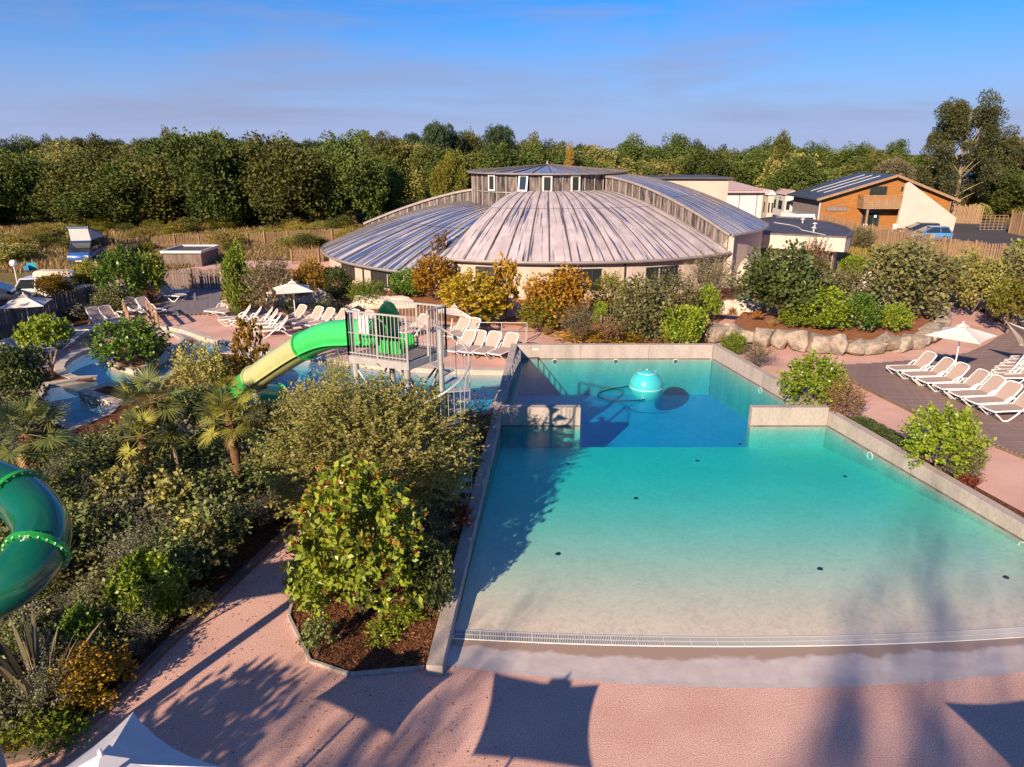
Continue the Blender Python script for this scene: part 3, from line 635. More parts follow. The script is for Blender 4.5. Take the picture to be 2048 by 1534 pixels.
for i in range(3): PR['stem%d' % i] = stems('stem', 20 + i, 9, 1.0, 1.7, .7, .03)
PR['stem_tree'] = stems('stem', 27, 8, 1.2, 1.75, .75, .05, .28)
PR['stem_fine'] = stems('stem', 29, 16, 1.0, 1.75, .8, .018)
# grasses and straps
def tuft(name, seed, n, mat, spread, L, W, droop, up=1.0):
    rng = np.random.default_rng(seed); a = rng.random(n) * 2 * math.pi; s = rng.random(n) ** .5; P = np.stack([np.cos(a) * s * .18, np.sin(a) * s * .18, np.zeros(n)], 1)
    D = np.stack([np.cos(a) * s * spread, np.sin(a) * s * spread, np.full(n, up)], 1) + rng.normal(size=(n, 3)) * .08; return blades(name, P, D, L * (.6 + .5 * rng.random(n)), W, mat, rng, 4, droop)
PR['grass0'] = tuft('grass_blades', 201, 260, M['lf_straw'], .7, 1.5, .010, .35); PR['grass1'] = tuft('grass_blades', 202, 260, M['lf_scrub'], .5, 1.6, .012, .2)
PR['flax0'] = tuft('strap_leaves', 203, 46, M['lf_flax'], .75, 1.9, .045, .25); PR['flax1'] = tuft('strap_leaves', 204, 60, M['lf_palmyel'], .95, 1.8, .04, .25)
def head(name, seed, n, mat, L, W, droop):
    rng = np.random.default_rng(seed); d = usphere(rng, n, -.45); return blades(name, d * .05, d, L * (.75 + .4 * rng.random(len(d))), W, mat, rng, 4, droop)
PR['cord'] = head('strap_leaves', 205, 110, M['lf_palmyel'], 1.0, .032, .35); PR['cordblue'] = head('strap_leaves', 206, 80, M['lf_palmblue'], 1.0, .035, .2)
def fanfrond(seed, n=26, R0=.62):
    rng = np.random.default_rng(seed); a = np.linspace(-2.3, 2.3, n) + rng.normal(size=n) * .02; P = np.stack([np.cos(a) * .06 + .75, np.sin(a) * .06, np.full(n, .0)], 1)
    D = np.stack([np.cos(a), np.sin(a), .22 - .12 * np.cos(a) + rng.normal(size=n) * .05], 1); L = R0 * (.8 + .2 * np.cos(a * .6)) * (.92 + .16 * rng.random(n)); me = blades('frond', P, D, L, .030, M['lf_palm'], rng, 4, .22, .3 + .5 * rng.random(n))
    b = MB().tube([(0, 0, 0), (.4, 0, .02), (.8, 0, 0)], [.016, .012, .009], 5)
    V = np.array(b.v); F = [f for f in b.f if len(f) == 4]; mv = len(me.vertices); co = np.empty(mv * 3, dtype=np.float32); me.vertices.foreach_get('co', co); vi = np.empty(len(me.loops), dtype=np.int32); me.loops.foreach_get('vertex_index', vi)
    t0 = np.empty(len(me.polygons), dtype=np.float32); me.attributes['tint'].data.foreach_get('value', t0)
    return qmesh('frond', np.concatenate([co.reshape(-1, 3), V]), np.concatenate([vi.reshape(-1, 4), np.array(F) + mv]), np.concatenate([t0, np.full(len(F), .7)]), M['lf_palm'])
FR = [fanfrond(1), fanfrond(2), fanfrond(3)]
def plant(name, label, cat, pos, sx, sz, fol, mat, stem=None, rz=None, group=None, smat='trunk', fname='foliage', sname='stem'):
    o = thing(name, label, cat, pos, random.uniform(0, 6.28) if rz is None else rz, group); o.scale = (sx, sx, sz)
    obj(fname, PR[fol], M[mat], o)
    if stem: obj(sname, PR[stem], M[smat], o)
    return o
def PB(fol, x0, y0, x1, y1, mat, label, stem='stem0', name='shrub', cat='shrub', z=0.0, group=None, smat='trunk', hmin=.3, grow=1.0):
    cx = (x0 + x1) / 2; g = G(cx, y1, z); r = (x1 - x0) / 2 / PXM(g.y, z); D = g.y + r * .5; r = (x1 - x0) / 2 / PXM(D, z + .5) * grow
    t = AT(cx, y0, D); p = AT(cx, y1, D); x = (cx - 1024) / FPX * (D * cP + (CH - (z + t.z) / 2) * sP)
    return plant(name, label, cat, (x, D, z - .03), r * 1.06, max(hmin, t.z - z) / 2 * 1.03, fol, mat, stem, None, group, smat, 'crown' if cat == 'tree' else 'foliage', 'trunk' if cat == 'tree' else 'stem')
# ================================================================== BUILDINGS
random.seed(21)
# --- weathered sheet roof: clean glossy streaks against pale dust
def roofmat(name, dust, clean, bias, rough=.22):
    m, t, b = newmat(name); uv = N(t, 'ShaderNodeUVMap'); mp = N(t, 'ShaderNodeMapping'); mp.inputs['Scale'].default_value = (1.35, .055, 1); t.links.new(uv.outputs[0], mp.inputs[0])
    n1 = N(t, 'ShaderNodeTexNoise', inp={'Scale': 2.4, 'Detail': 5, 'Roughness': .6}); t.links.new(mp.outputs[0], n1.inputs[0])
    mp2 = N(t, 'ShaderNodeMapping'); mp2.inputs['Scale'].default_value = (9, .15, 1); t.links.new(uv.outputs[0], mp2.inputs[0])
    n2 = N(t, 'ShaderNodeTexNoise', inp={'Scale': 2.0, 'Detail': 3}); t.links.new(mp2.outputs[0], n2.inputs[0])
    ma = N(t, 'ShaderNodeMath', operation='MULTIPLY_ADD', inp={1: .35}); t.links.new(n2.outputs[0], ma.inputs[0]); t.links.new(n1.outputs[0], ma.inputs[2])
    mr = N(t, 'ShaderNodeMapRange', inp={'From Min': bias, 'From Max': bias + .07}); t.links.new(ma.outputs[0], mr.inputs[0])
    n3 = N(t, 'ShaderNodeTexNoise', inp={'Scale': .9, 'Detail': 6}); t.links.new(uv.outputs[0], n3.inputs[0]); m3 = N(t, 'ShaderNodeMapRange', inp={'From Min': .3, 'From Max': .7, 'To Min': .75, 'To Max': 1.12}); t.links.new(n3.outputs[0], m3.inputs[0])
    vs = N(t, 'ShaderNodeVectorMath', operation='SCALE'); vs.inputs[0].default_value = dust; t.links.new(m3.outputs[0], vs.inputs['Scale'])
    mx = N(t, 'ShaderNodeMix', data_type='RGBA'); mx.inputs[7].default_value = (*clean, 1); t.links.new(vs.outputs[0], mx.inputs[6]); t.links.new(mr.outputs[0], mx.inputs[0]); t.links.new(mx.outputs[2], b.inputs['Base Color'])
    r2 = N(t, 'ShaderNodeMapRange', inp={'To Min': .6, 'To Max': rough}); t.links.new(mr.outputs[0], r2.inputs[0]); t.links.new(r2.outputs[0], b.inputs['Roughness'])
    b.inputs['Specular IOR Level'].default_value = .7; mm = N(t, 'ShaderNodeMapRange', inp={'To Min': .05, 'To Max': .8}); t.links.new(mr.outputs[0], mm.inputs[0]); t.links.new(mm.outputs[0], b.inputs['Metallic'])
roofmat('roof_main', (.54, .455, .455), (.21, .23, .30), .73); roofmat('roof_cool', (.52, .47, .485), (.32, .38, .50), .62); roofmat('roof_cap', (.36, .33, .33), (.24, .30, .40), .62)
pm('pane_dirty', (.035, .03, .028), (.27, .21, .185), 1.6, .35, spec=.6, stretch=(3, 3, .5), lo=.4, hi=.7, fine=.3, bscale=8)
pm('seam_dark', (.11, .09, .085), (.17, .14, .13), 3, .6, metal=.3)
DC = Vector((2.9, 62.0))
def pol(phi, r, z): a = R(phi); return Vector((DC.x - r * math.sin(a), DC.y - r * math.cos(a), z))
dome = thing('pool_hall', 'round indoor pool hall with streaked dome roof, glazed drum and pale rendered wall', 'building', (DC.x, DC.y, 0)); dl = -Vector((DC.x, DC.y, 0))
def dpart(b, name, m, sm=False, parent=None): 
    o = b.build(name, M[m], parent or dome, sm); 
    if parent is None: o.location = dl
    return o
def prof(r0, R1, z0, z1, p): return lambda r: z0 - (z0 - z1) * (max(r - r0, 0) / (R1 - r0)) ** p
def sector(ph0, ph1, r0, R1, f, n, m, splits=(0, .42, 1), seams=True):
    for i in range(n):
        a, b_ = ph0 + (ph1 - ph0) * i / n, ph0 + (ph1 - ph0) * (i + 1) / n
        for s0, s1 in zip(splits[:-1], splits[1:]):
            k = 7; vs = []; uvs = []; off = .02 if s0 == 0 else 0.0
            for j in range(k + 1):
                r = r0 + (R1 - r0) * (s0 + (s1 - s0) * j / k)
                for q in range(3):
                    ph = a + (b_ - a) * q / 2; vs.append(pol(ph, r, f(r) + off + (.03 if q == 1 else 0))); uvs.append((ph * .30, r))
            b = MB(); b.add(vs, [(j * 3 + q, (j + 1) * 3 + q, (j + 1) * 3 + q + 1, j * 3 + q + 1) for j in range(k) for q in range(2)]); me = b.mesh('roof_panel', True)
            uv = me.uv_layers.new(name='UVMap')
            for lp in me.loops: uv.data[lp.index].uv = uvs[lp.vertex_index]
            o = obj('roof_panel', me, M[m], dome); o.location = dl
        if seams:
            b = MB(); b.tube([pol(a, r0 + (R1 - r0) * j / 9, f(r0 + (R1 - r0) * j / 9) + .035) for j in range(10)], .042, 5); dpart(b, 'standing_seam', 'seam_dark')
        b = MB(); b.tube([pol(a + (b_ - a) * q / 3, R1 + .03, f(R1) - .03) for q in range(4)], .10, 6); dpart(b, 'gutter', 'frame_metal')
fm = prof(6.3, 17.6, 6.05, 2.45, 1.55); fl = prof(6.3, 18.4, 4.85, 1.55, 1.55); fr_ = prof(6.3, 17.6, 7.15, 3.6, 1.6); fb = prof(6.3, 17.6, 5.85, 2.6, 1.35)
sector(-42, 24, 6.2, 17.6, fm, 15, 'roof_main'); sector(24, 110, 6.2, 18.4, fl, 17, 'roof_cool', (0, .5, 1)); sector(-72, -42, 6.2, 17.6, fr_, 6, 'roof_cool', (0, .55, 1)); sector(110, 165, 6.2, 17.6, fb, 9, 'roof_cool'); sector(-165, -72, 6.2, 16.5, prof(6.2, 16.5, 6.2, 2.9, 1.5), 14, 'roof_cool')
def clerestory(ph, lo, hi, r0, R1, n, side):
    rs = [r0 + (R1 - r0) * i / n for i in range(n + 1)]
    for a, b_ in zip(rs[:-1], rs[1:]):
        g = .05; b = MB(); b.add([pol(ph, a + g, lo(a + g) + .04), pol(ph, b_ - g, lo(b_ - g) + .04), pol(ph, b_ - g, hi(b_ - g) - .16), pol(ph, a + g, hi(a + g) - .16)], [(0, 1, 2, 3)]); dpart(b, 'clerestory_pane', 'pane_dirty')
        b = MB(); b.bar(pol(ph, a, lo(a)), pol(ph, a, hi(a) - .05), .07, .09); dpart(b, 'mullion', 'frame_metal')
    b = MB()
    for a, b_ in zip(rs[:-1], rs[1:]): b.bar(pol(ph, a, hi(a) - .06), pol(ph, b_, hi(b_) - .06), .35, .16)
    dpart(b, 'fascia', 'frame_metal')
clerestory(-42, fm, fr_, 6.4, 17.5, 17, 1); clerestory(110, fl, fb, 6.4, 17.5, 15, 1)
b = MB()
for rr in np.linspace(6.4, 17.4, 8):
    pass
b.add([pol(24, r, fl(r) - .1) for r in np.linspace(6.3, 17.5, 9)] + [pol(24, r, fm(r) + .02) for r in np.linspace(6.3, 17.5, 9)], [(i, i + 1, i + 10, i + 9) for i in range(8)]); dpart(b, 'step_fascia', 'seam_dark')
b = MB(); b.box((0, 0, 0), (.1, .1, .1)); 
# end wall of the raised wing
b = MB(); seg = [-42 - 30 * i / 6 for i in range(7)]; b.add([pol(a, 17.3, 0) for a in seg] + [pol(a, 17.3, 3.58) for a in seg], [(i, i + 1, i + 8, i + 7) for i in range(6)])
b.add([pol(-42, 17.3, 0), pol(-42, 16.7, 0), pol(-42, 16.7, 3.5), pol(-42, 17.3, 3.5)], [(0, 1, 2, 3)]); dpart(b, 'wing_wall', 'render_wall')
b = MB(); b.bar(pol(-42.5, 17.45, 0), pol(-42.5, 17.45, 3.5), .28, .35); dpart(b, 'corner_post', 'render_house')
# drum
nd = 44
for i in range(nd):
    a0, a1 = 360 * i / nd, 360 * (i + 1) / nd; mid = (a0 + a1) / 2; w = mid if mid <= 180 else mid - 360
    zl = 6.0 if -42 < w < 24 else 4.75
    for z0, z1 in ((5.95, 7.28),) + (((4.7, 5.9),) if zl < 5 else ()):
        b = MB(); b.add([pol(a0 + .6, 6.15, z0 + .05), pol(a1 - .6, 6.15, z0 + .05), pol(a1 - .6, 6.15, z1 - .05), pol(a0 + .6, 6.15, z1 - .05)], [(0, 1, 2, 3)]); dpart(b, 'drum_pane', 'pane_dirty')
    b = MB(); b.bar(pol(a0, 6.2, zl), pol(a0, 6.2, 7.28), .08, .08); dpart(b, 'mullion', 'frame_metal')
    b = MB()
    for z in (5.93, 7.26, 4.72): b.bar(pol(a0, 6.2, z), pol(a1, 6.2, z), .1, .1)
    dpart(b, 'drum_rail', 'frame_metal')
b = MB(); b.lathe([(5.9, 4.6), (5.9, 7.2)], 40, (DC.x, DC.y, 0)); dpart(b, 'drum_core', 'black')
def vent(phi, tilt=0.0):
    c = pol(phi, 6.27, 6.60); rt = Matrix.Rotation(-R(phi), 3, 'Z') @ Matrix.Rotation(-tilt, 3, 'X'); fr = MB()
    for dx, dz, w, h in ((-.31, 0, .12, 1.22), (.31, 0, .12, 1.22), (0, .55, .5, .12), (0, -.55, .5, .12)): fr.box(c + rt @ Vector((dx, -.03 - (.1 if tilt else 0), dz)), (w, .1, h), rt)
    o = dpart(fr, 'vent_window', 'white_paint'); g = MB().box(c + rt @ Vector((0, -.02 - (.1 if tilt else 0), 0)), (.52, .04, 1.0), rt); g.build('pane', M['glass_dark'], o)
vent(45); vent(19, R(14)); vent(2.5); vent(-17)
for i in range(28):      # cap
    a0, a1 = 360 * i / 28, 360 * (i + 1) / 28; vs = []; uvs = []
    for j in range(4):
        r = .05 + 6.55 * j / 3
        for a in (a0, a1): vs.append(pol(a, r, 7.86 - .50 * (j / 3))); uvs.append((a * .3, r))
    b = MB().add(vs, [(2 * j, 2 * j + 2, 2 * j + 3, 2 * j + 1) for j in range(3)]); me = b.mesh('cap_panel'); uv = me.uv_layers.new(name='UVMap')
    for lp in me.loops: uv.data[lp.index].uv = uvs[lp.vertex_index]
    o = obj('cap_panel', me, M['roof_cap'], dome); o.location = dl
    b = MB().tube([pol(a0, .05, 7.88), pol(a0, 6.6, 7.38)], .05, 5); dpart(b, 'standing_seam', 'seam_dark')
b = MB().lathe([(.0, .35), (.06, .3), (.1, .1), (.22, .0)], 10, (DC.x, DC.y, 7.84)); dpart(b, 'finial', 'frame_metal')
b = MB().lathe([(6.6, 7.26), (6.62, 7.36), (6.4, 7.38)], 56, (DC.x, DC.y, 0)); dpart(b, 'cap_edge', 'frame_metal')
# rear raised block behind the drum
b = MB(); q = [pol(-100, 6.3, 0), pol(-74, 6.3, 0), pol(-80, 14.5, 0), pol(-104, 14.5, 0)]; b.prism(q, 3.5, 6.75); dpart(b, 'rear_block', 'render_wall')
b = MB(); b.prism(offset(q, .3), 6.8, 6.95); dpart(b, 'rear_roof', 'roof_membrane')
# outer wall, windows
def ringwall(p0, p1, r, h, n): 
    for i in range(n):
        a, b_ = p0 + (p1 - p0) * i / n, p0 + (p1 - p0) * (i + 1) / n; b = MB(); b.add([pol(a, r, 0), pol(b_, r, 0), pol(b_, r, h), pol(a, r, h), pol(a, r - .3, 0), pol(b_, r - .3, 0), pol(b_, r - .3, h), pol(a, r - .3, h)], [(1, 0, 3, 2), (4, 5, 6, 7), (3, 7, 6, 2)]); dpart(b, 'wall', 'render_wall')
ringwall(-42, 24, 17.2, 2.42, 10); ringwall(24, 112, 17.95, 1.56, 12); ringwall(112, 318, 16.4, 2.8, 22)
def wwin(p0, p1, z0, z1, r, n, lime=False):
    fr = MB(); m = (p0 + p1) / 2
    for z in (z0, z1): fr.bar(pol(p0, r, z), pol(m, r, z), .08, .08); fr.bar(pol(m, r, z), pol(p1, r, z), .08, .08)
    o = dpart(fr, 'window', 'dark_metal')
    for i in range(n):
        a, b_ = p0 + (p1 - p0) * i / n, p0 + (p1 - p0) * (i + 1) / n
        b = MB().add([pol(a, r - .02, z0), pol(b_, r - .02, z0), pol(b_, r - .02, z1), pol(a, r - .02, z1)], [(0, 1, 2, 3)]); b.build('pane', M['lime' if lime and i in (1, 2) else 'glass_dark'], o)
        MB().bar(pol(a, r, z0), pol(a, r, z1), .06, .06).build('window_bar', M['dark_metal'], o)
wwin(17.5, 9.5, .95, 2.0, 17.22, 4); wwin(1, -9, .7, 1.95, 17.22, 5); wwin(-19, -27, .7, 1.9, 17.22, 4); wwin(-33, -38, .7, 1.9, 17.22, 3); wwin(44, 34, .25, 1.2, 17.97, 4); wwin(58, 51, .3, 1.15, 17.97, 3)
for ph in (22, -14, 27, 47): b = MB().tube([pol(ph, 17.25 if ph < 24 else 18.0, 0), pol(ph, 17.25 if ph < 24 else 18.0, 2.3 if ph < 24 else 1.5)], .05, 6); dpart(b, 'downpipe', 'dark_metal')
# --- flat roofed annex
an = thing('flat_annex', 'low flat roofed annex with dark membrane roof and deep pale fascia beside the dome', 'building', tuple(G(1600, 470, 2.9).xy) + (0,)); al = -an.location
apx = [(1520, 467), (1692, 475), (1702, 471), (1706, 464), (1692, 454), (1655, 444), (1600, 436), (1550, 434), (1500, 440)]; ap = [p.xy for p in GP(apx, 2.95)]
def apart(b, name, m, par=None):
    o = b.build(name, M[m], par or an)
    if par is None: o.location = al
    return o
apart(MB().prism(ap, 1.9, 2.9), 'fascia', 'render_house'); apart(MB().prism(offset(ap, -.22), 2.89, 2.93), 'roof', 'roof_membrane'); apart(ring(ap, -.22, .04, 2.9, 3.02), 'parapet', 'seam_dark')
apart(MB().prism(offset(ap, -.9), 0, 1.92), 'wall', 'render_wall')
a0, a1 = Vector(offset(ap, -.88)[0]), Vector(offset(ap, -.88)[1]); dd = (a1 - a0)
for i in range(5):
    p = a0 + dd * (.62 + .075 * i); q = a0 + dd * (.62 + .075 * (i + 1) - .008); fr = MB().bar((*p, 1.75), (*q, 1.75), .06, .08).bar((*p, .15), (*q, .15), .06, .08).bar((*p, .1), (*p, 1.8), .06, .06); w = apart(fr, 'window', 'frame_metal')
    MB().add([(p.x, p.y + .0, .15), (q.x, q.y, .15), (q.x, q.y, 1.75), (p.x, p.y, 1.75)], [(0, 1, 2, 3)]).build('pane', M['glass_dark'], w)
for px, py in ((1605, 446), (1629, 455), (1627, 464)):
    v = thing('roof_vent', 'small white mushroom vent pipe on the flat membrane roof', 'vent', G(px, py, 2.93), group='vents on the flat roof'); MB().lathe([(.06, 0), (.06, .3)], 8).build('pipe', M['white_paint'], v); MB().lathe([(.2, .3), (.2, .34), (.0, .42)], 10).build('cap', M['white_paint'], v)
b = MB(); pts = GP([(1548, 445), (1580, 450), (1598, 455), (1603, 460), (1650, 470)], 2.95); b.tube([p for p in pts], .04, 5); apart(b, 'roof_cable', 'white_paint')
# --- timber clad house
HD = 87.0; hx = lambda px: (px - 1024) / FPX * (HD * cP + 6 * sP)
def hz(py): return AT(1760, py, HD).z
hs_ = thing('clad_house', 'two storey orange timber clad house with balcony and slate roof beside the yard', 'house', (hx(1770), HD, 0)); hl = -hs_.location
def hpart(b, name, m, par=None):
    o = b.build(name, M[m], par or hs_)
    if par is None: o.location = hl
    return o
xl, xr, xa = hx(1641), hx(1900), hx(1781); ze, za, zr = hz(396), hz(352), hz(398); DEP = 8.5
gable = [(xl, 0), (xr, 0), (xr, zr), (xa, za), (xl, ze)]
b = MB(); n = 5; b.add([(x, HD, z) for x, z in gable] + [(x, HD + DEP, z) for x, z in gable], [(0, 1, 2, 3, 4), (9, 8, 7, 6, 5), (4, 9, 5, 0), (1, 6, 7, 2)]); hpart(b, 'wall', 'cladding')
b = MB(); b.add([(xl - .02, HD - .02, 0), (xl - .02, HD + DEP, 0), (xl - .02, HD + DEP, ze), (xl - .02, HD - .02, ze)], [(1, 0, 3, 2)]); hpart(b, 'side_cladding', 'cladding_grey')
def slope(x0, z0, x1, z1, name):
    dx, dz = x1 - x0, z1 - z0; L = math.hypot(dx, dz); ex, ez = x0 - dx / L * .8, z0 - dz / L * .8; b = MB()
    for t in (0, .18): b.v += [(ex, HD - .7, ez + t), (x1, HD - .7, z1 + t), (x1, HD + DEP + .5, z1 + t), (ex, HD + DEP + .5, ez + t)]
    b.f += [(3, 2, 1, 0), (4, 5, 6, 7), (0, 1, 5, 4), (1, 2, 6, 5), (2, 3, 7, 6), (3, 0, 4, 7)]; r = hpart(b, name, 'slate_roof')
    MB().bar((ex, HD - .74, ez + .06), (x1, HD - .74, z1 + .06), .08, .28).build('bargeboard', M['timber_warm'], r)
    return r
ra = slope(xl, ze, xa, za, 'roof'); rb_ = slope(xr, zr, xa, za, 'roof')
for k in (.22, .45, .68):
    f = lambda t: Vector((xl + (xa - xl) * t, HD + DEP * k, ze + (za - ze) * t + .22)); MB().bar(f(.12), f(.9), .12, .05).build('roof_light_strip', M['white_paint'], ra)
def hbox(x0, y0, x1, y1, dep, name, m, off=0.0, par=None):
    X0, X1, Z0, Z1 = hx(x0), hx(x1), hz(y1), hz(y0); return hpart(MB().box(((X0 + X1) / 2, HD - off - dep / 2, (Z0 + Z1) / 2), (X1 - X0, dep, Z1 - Z0)), name, m, par)
def hwin(x0, y0, x1, y1, nb=3, m='glass_dark'):
    w = hbox(x0 - .8, y0 - .8, x1 + .8, y1 + .8, .06, 'window', 'seam_dark')
    for i in range(nb): hbox(x0 + (x1 - x0) * i / nb + .3, y0, x0 + (x1 - x0) * (i + 1) / nb - .3, y1, .05, 'pane', m, .05, w)
hwin(1736, 373, 1769, 391, 4); hwin(1654, 414, 1694, 421.5, 2, 'cladding_grey'); hwin(1798, 374, 1811, 382, 1)
door = hbox(1727, 418, 1763, 457, .06, 'door', 'seam_dark')
for a, c in ((1729, 1739), (1740, 1750), (1751, 1761)): hbox(a, 420, c, 456, .05, 'pane', 'glass_dark', .05, door)
hbox(1751, 430, 1756, 435, .03, 'notice', 'white_paint', .11, door)
bal = hpart(MB().box(((hx(1714) + hx(1792)) / 2, HD - .85, hz(414)), (hx(1792) - hx(1714), 1.7, .2)), 'balcony', 'timber_warm')
for yy in (389.5, 393, 396.5, 400, 403.5, 407, 410.5):
    X0, X1, Z = hx(1714), hx(1792), hz(yy); hgt = .10 if yy < 397 else .17
    MB().bar((X0, HD - 1.72, Z), (X1, HD - 1.72, Z), .05, hgt).build('rail_board', M['timber_warm'], bal); MB().bar((X0, HD - 1.7, Z), (X0, HD, Z), .05, hgt).build('rail_board', M['timber_warm'], bal)
for px in (1714, 1734, 1753, 1773, 1791): MB().bar((hx(px), HD - 1.68, hz(414)), (hx(px), HD - 1.68, hz(388)), .09, .09).build('baluster', M['timber_warm'], bal)
hpart(MB().bar((hx(1725), HD - 1.5, 0), (hx(1725), HD - 1.5, hz(414)), .2, .2), 'post', 'timber_warm')
b = MB(); sw = [(hx(1784), 0), (hx(1898), 0), (hx(1900), hz(433)), (hx(1797), hz(363)), (hx(1790), hz(366))]; b.add([(x, HD - 1.75, z) for x, z in sw] + [(x, HD - 1.45, z) for x, z in sw], [(0, 1, 2, 3, 4), (9, 8, 7, 6, 5)] + [((i + 1) % 5, i, i + 5, (i + 1) % 5 + 5) for i in range(5)]); hpart(b, 'stair_wall', 'render_house')
b = MB(); 
for i in range(16): b.box((hx(1800) + (hx(1896) - hx(1800)) * (i + .5) / 16, HD - .75, (3.0 * (1 - i / 16)) / 2), ((hx(1896) - hx(1800)) / 16 - .01, 1.35, 3.0 * (1 - i / 16)))
hpart(b, 'stair', 'concrete')
hpart(MB().tube([(xl - .1, HD - .1, 0), (xl - .1, HD - .1, ze)], .07, 6), 'downpipe', 'white_paint')
for px, w in ((1641, .25), (1899.5, .3)): hpart(MB().bar((hx(px), HD - .03, 0), (hx(px), HD - .03, ze), w, .1), 'corner_board', 'timber_warm')
def plastic_chair(px, py, label, rz):
    g = Vector((hx(px), HD - 2.6, 0)); t = thing('garden_chair', label, 'chair', g, rz); b = MB().box((0, 0, .42), (.5, .5, .05)); b.build('seat', M['white_resin'], t); MB().box((0, .25, .68), (.5, .05, .5)).build('backrest', M['white_resin'], t)
    for x in (-.22, .22):
        for y in (-.22, .22): MB().bar((x, y, 0), (x, y, .42), .05, .05).build('leg', M['white_resin'], t)
        MB().box((x, 0, .62), (.05, .5, .04)).build('armrest', M['white_resin'], t)
plastic_chair(1719, 447, 'white plastic garden chair left of the glass house door', .3); plastic_chair(1775, 449, 'white plastic garden chair by the foot of the sloping stair wall', -.4)
# --- low hall with pink corrugated roof
hd = 76.0
def lbox(D, x0, x1, z0, z1, dep): return MB().box(((x0 + x1) / 2, D + dep / 2, (z0 + z1) / 2), (x1 - x0, dep, z1 - z0))
f2 = FPX / (hd * cP + 4 * sP); X = lambda px: (px - 1024) / f2
ph_ = thing('sports_hall', 'long low hall with pinkish corrugated roof and pale panel walls behind the dome', 'building', (X(1450), hd, 0)); pl_ = -ph_.location
zt, zb_ = AT(1450, 383, hd).z, AT(1450, 364, hd + 12).z
for nm, mm, bb in (('wall', 'white_paint', lbox(hd, X(1345), X(1530), 0, zt, 12)), ('side_wall', 'cladding_grey', MB().add([(X(1530) + .02, hd, 0), (X(1530) + .02, hd + 12, 0), (X(1530) + .02, hd + 12, zb_), (X(1530) + .02, hd, zt)], [(0, 1, 2, 3)]))): o = bb.build(nm, M[mm], ph_); o.location = pl_
rf = MB(); n = 60
x0, x1 = X(1335), X(1536)
vs = []
for i in range(n + 1):
    for y, z in ((hd - .5, zt), (hd + 12.5, zb_)): vs.append((x0 + (x1 - x0) * i / n, y, z + .1 + .05 * (i % 2)))
rf.add(vs, [(2 * i, 2 * i + 2, 2 * i + 3, 2 * i + 1) for i in range(n)]); rf.box(((x0 + x1) / 2, hd - .5, zt), (x1 - x0, .1, .2)); o = rf.build('roof', M['pink_tile'], ph_); o.location = pl_
for px in (1365, 1400, 1440, 1480, 1515): o = MB().bar((X(px), hd - .04, 0), (X(px), hd - .04, zt - .1), .06, .06).build('panel_joint', M['cladding_grey'], ph_); o.location = pl_
o = MB().bar((X(1528), hd - .05, 0), (X(1528), hd - .05, zt), .25, .12).build('corner_board', M['timber_warm'], ph_); o.location = pl_
# --- mobile homes beyond the hall
def mobile(px0, px1, py0, py1, D, label, roofm='white_paint', wallm='white_paint', dep=8):
    f = FPX / (D * cP + 6 * sP); x0, x1 = (px0 - 1024) / f, (px1 - 1024) / f; zt = AT(px0, py0, D).z; t = thing('mobile_home', label, 'caravan', ((x0 + x1) / 2, D, 0)); w = x1 - x0
    MB().box((0, dep / 2, zt / 2 - .1), (w, dep, zt - .4)).build('wall', M[wallm], t)
    b = MB(); h = zt - .3; b.add([(-w / 2 - .2, -.2, h), (w / 2 + .2, -.2, h), (w / 2 + .2, dep + .2, h), (-w / 2 - .2, dep + .2, h), (0, -.2, h + .6), (0, dep + .2, h + .6)], [(0, 1, 4), (1, 2, 5, 4), (2, 3, 5), (3, 0, 4, 5), (3, 2, 1, 0)]); b.build('roof', M[roofm], t)
    for k in (-.28, .28):
        o = MB().box((w * k, -.03, zt * .55), (w * .24, .06, zt * .3)).build('window', M['glass_dark'], t)
    for k in (.2, .5, .8): MB().box((-w / 2 - .03, dep * k, zt * .55), (.06, dep * .16, zt * .3)).build('window', M['glass_dark'], t)
    return t
mobile(1571, 1600, 385, 425, 98, 'white mobile home with brown roof behind the slate roofed house', 'pink_tile'); mobile(1536, 1548, 385, 412, 92, 'narrow white cabin at the end of the pink roofed hall', 'white_paint', 'render_house')
mobile(1905, 1985, 352, 402, 108, 'grey white cottage half hidden by the tall spreading cypress', 'slate_roof', 'white_paint', 7)
mobile(1868, 1880, 338, 356, 135, 'small far white cabin seen through the cypress branches', 'white_paint')
cv = thing('touring_caravan', 'small white caravan with red awning parked in front of the mobile home', 'caravan', AT(1596, 425, 82) * Vector((1, 1, 0)) if False else (AT(1596, 425, 82).x, 82, 0), .1)
b = MB(); pf = [(-1.1, .5), (1.1, .5), (1.15, 1.6), (.9, 2.4), (-.9, 2.4), (-1.15, 1.6)]; b.add([(x, -2, z) for x, z in pf] + [(x, 2, z) for x, z in pf], [(5, 4, 3, 2, 1, 0), (6, 7, 8, 9, 10, 11)] + [(i, (i + 1) % 6, (i + 1) % 6 + 6, i + 6) for i in range(6)]); b.build('body', M['car_white'], cv)
MB().box((0, -2.03, 1.75), (1.5, .06, .6)).build('window', M['glass_car'], cv); MB().box((0, -2.25, 1.0), (1.6, .4, .8)).build('awning', M['red_light'], cv)
for s in (-1, 1): MB().tube([(s * 1.0, 0, .33), (s * 1.15, 0, .33)], .33, 12).build('wheel', M['tyre'], cv)
pg = thing('climbing_frame', 'small green and yellow playground climbing dome beside the pink roofed hall', 'playground', (AT(1562, 430, 80).x, 80, 0))
for k in range(5):
    a = math.pi * k / 5; MB().tube([(math.cos(a) * 1.5 * math.cos(t), math.sin(a) * 1.5 * math.cos(t), 1.9 * math.sin(t)) for t in np.linspace(0, math.pi, 12)], .06, 6).build('arch', M['flange_green'] if k % 2 else M['lf_yellow'], pg)
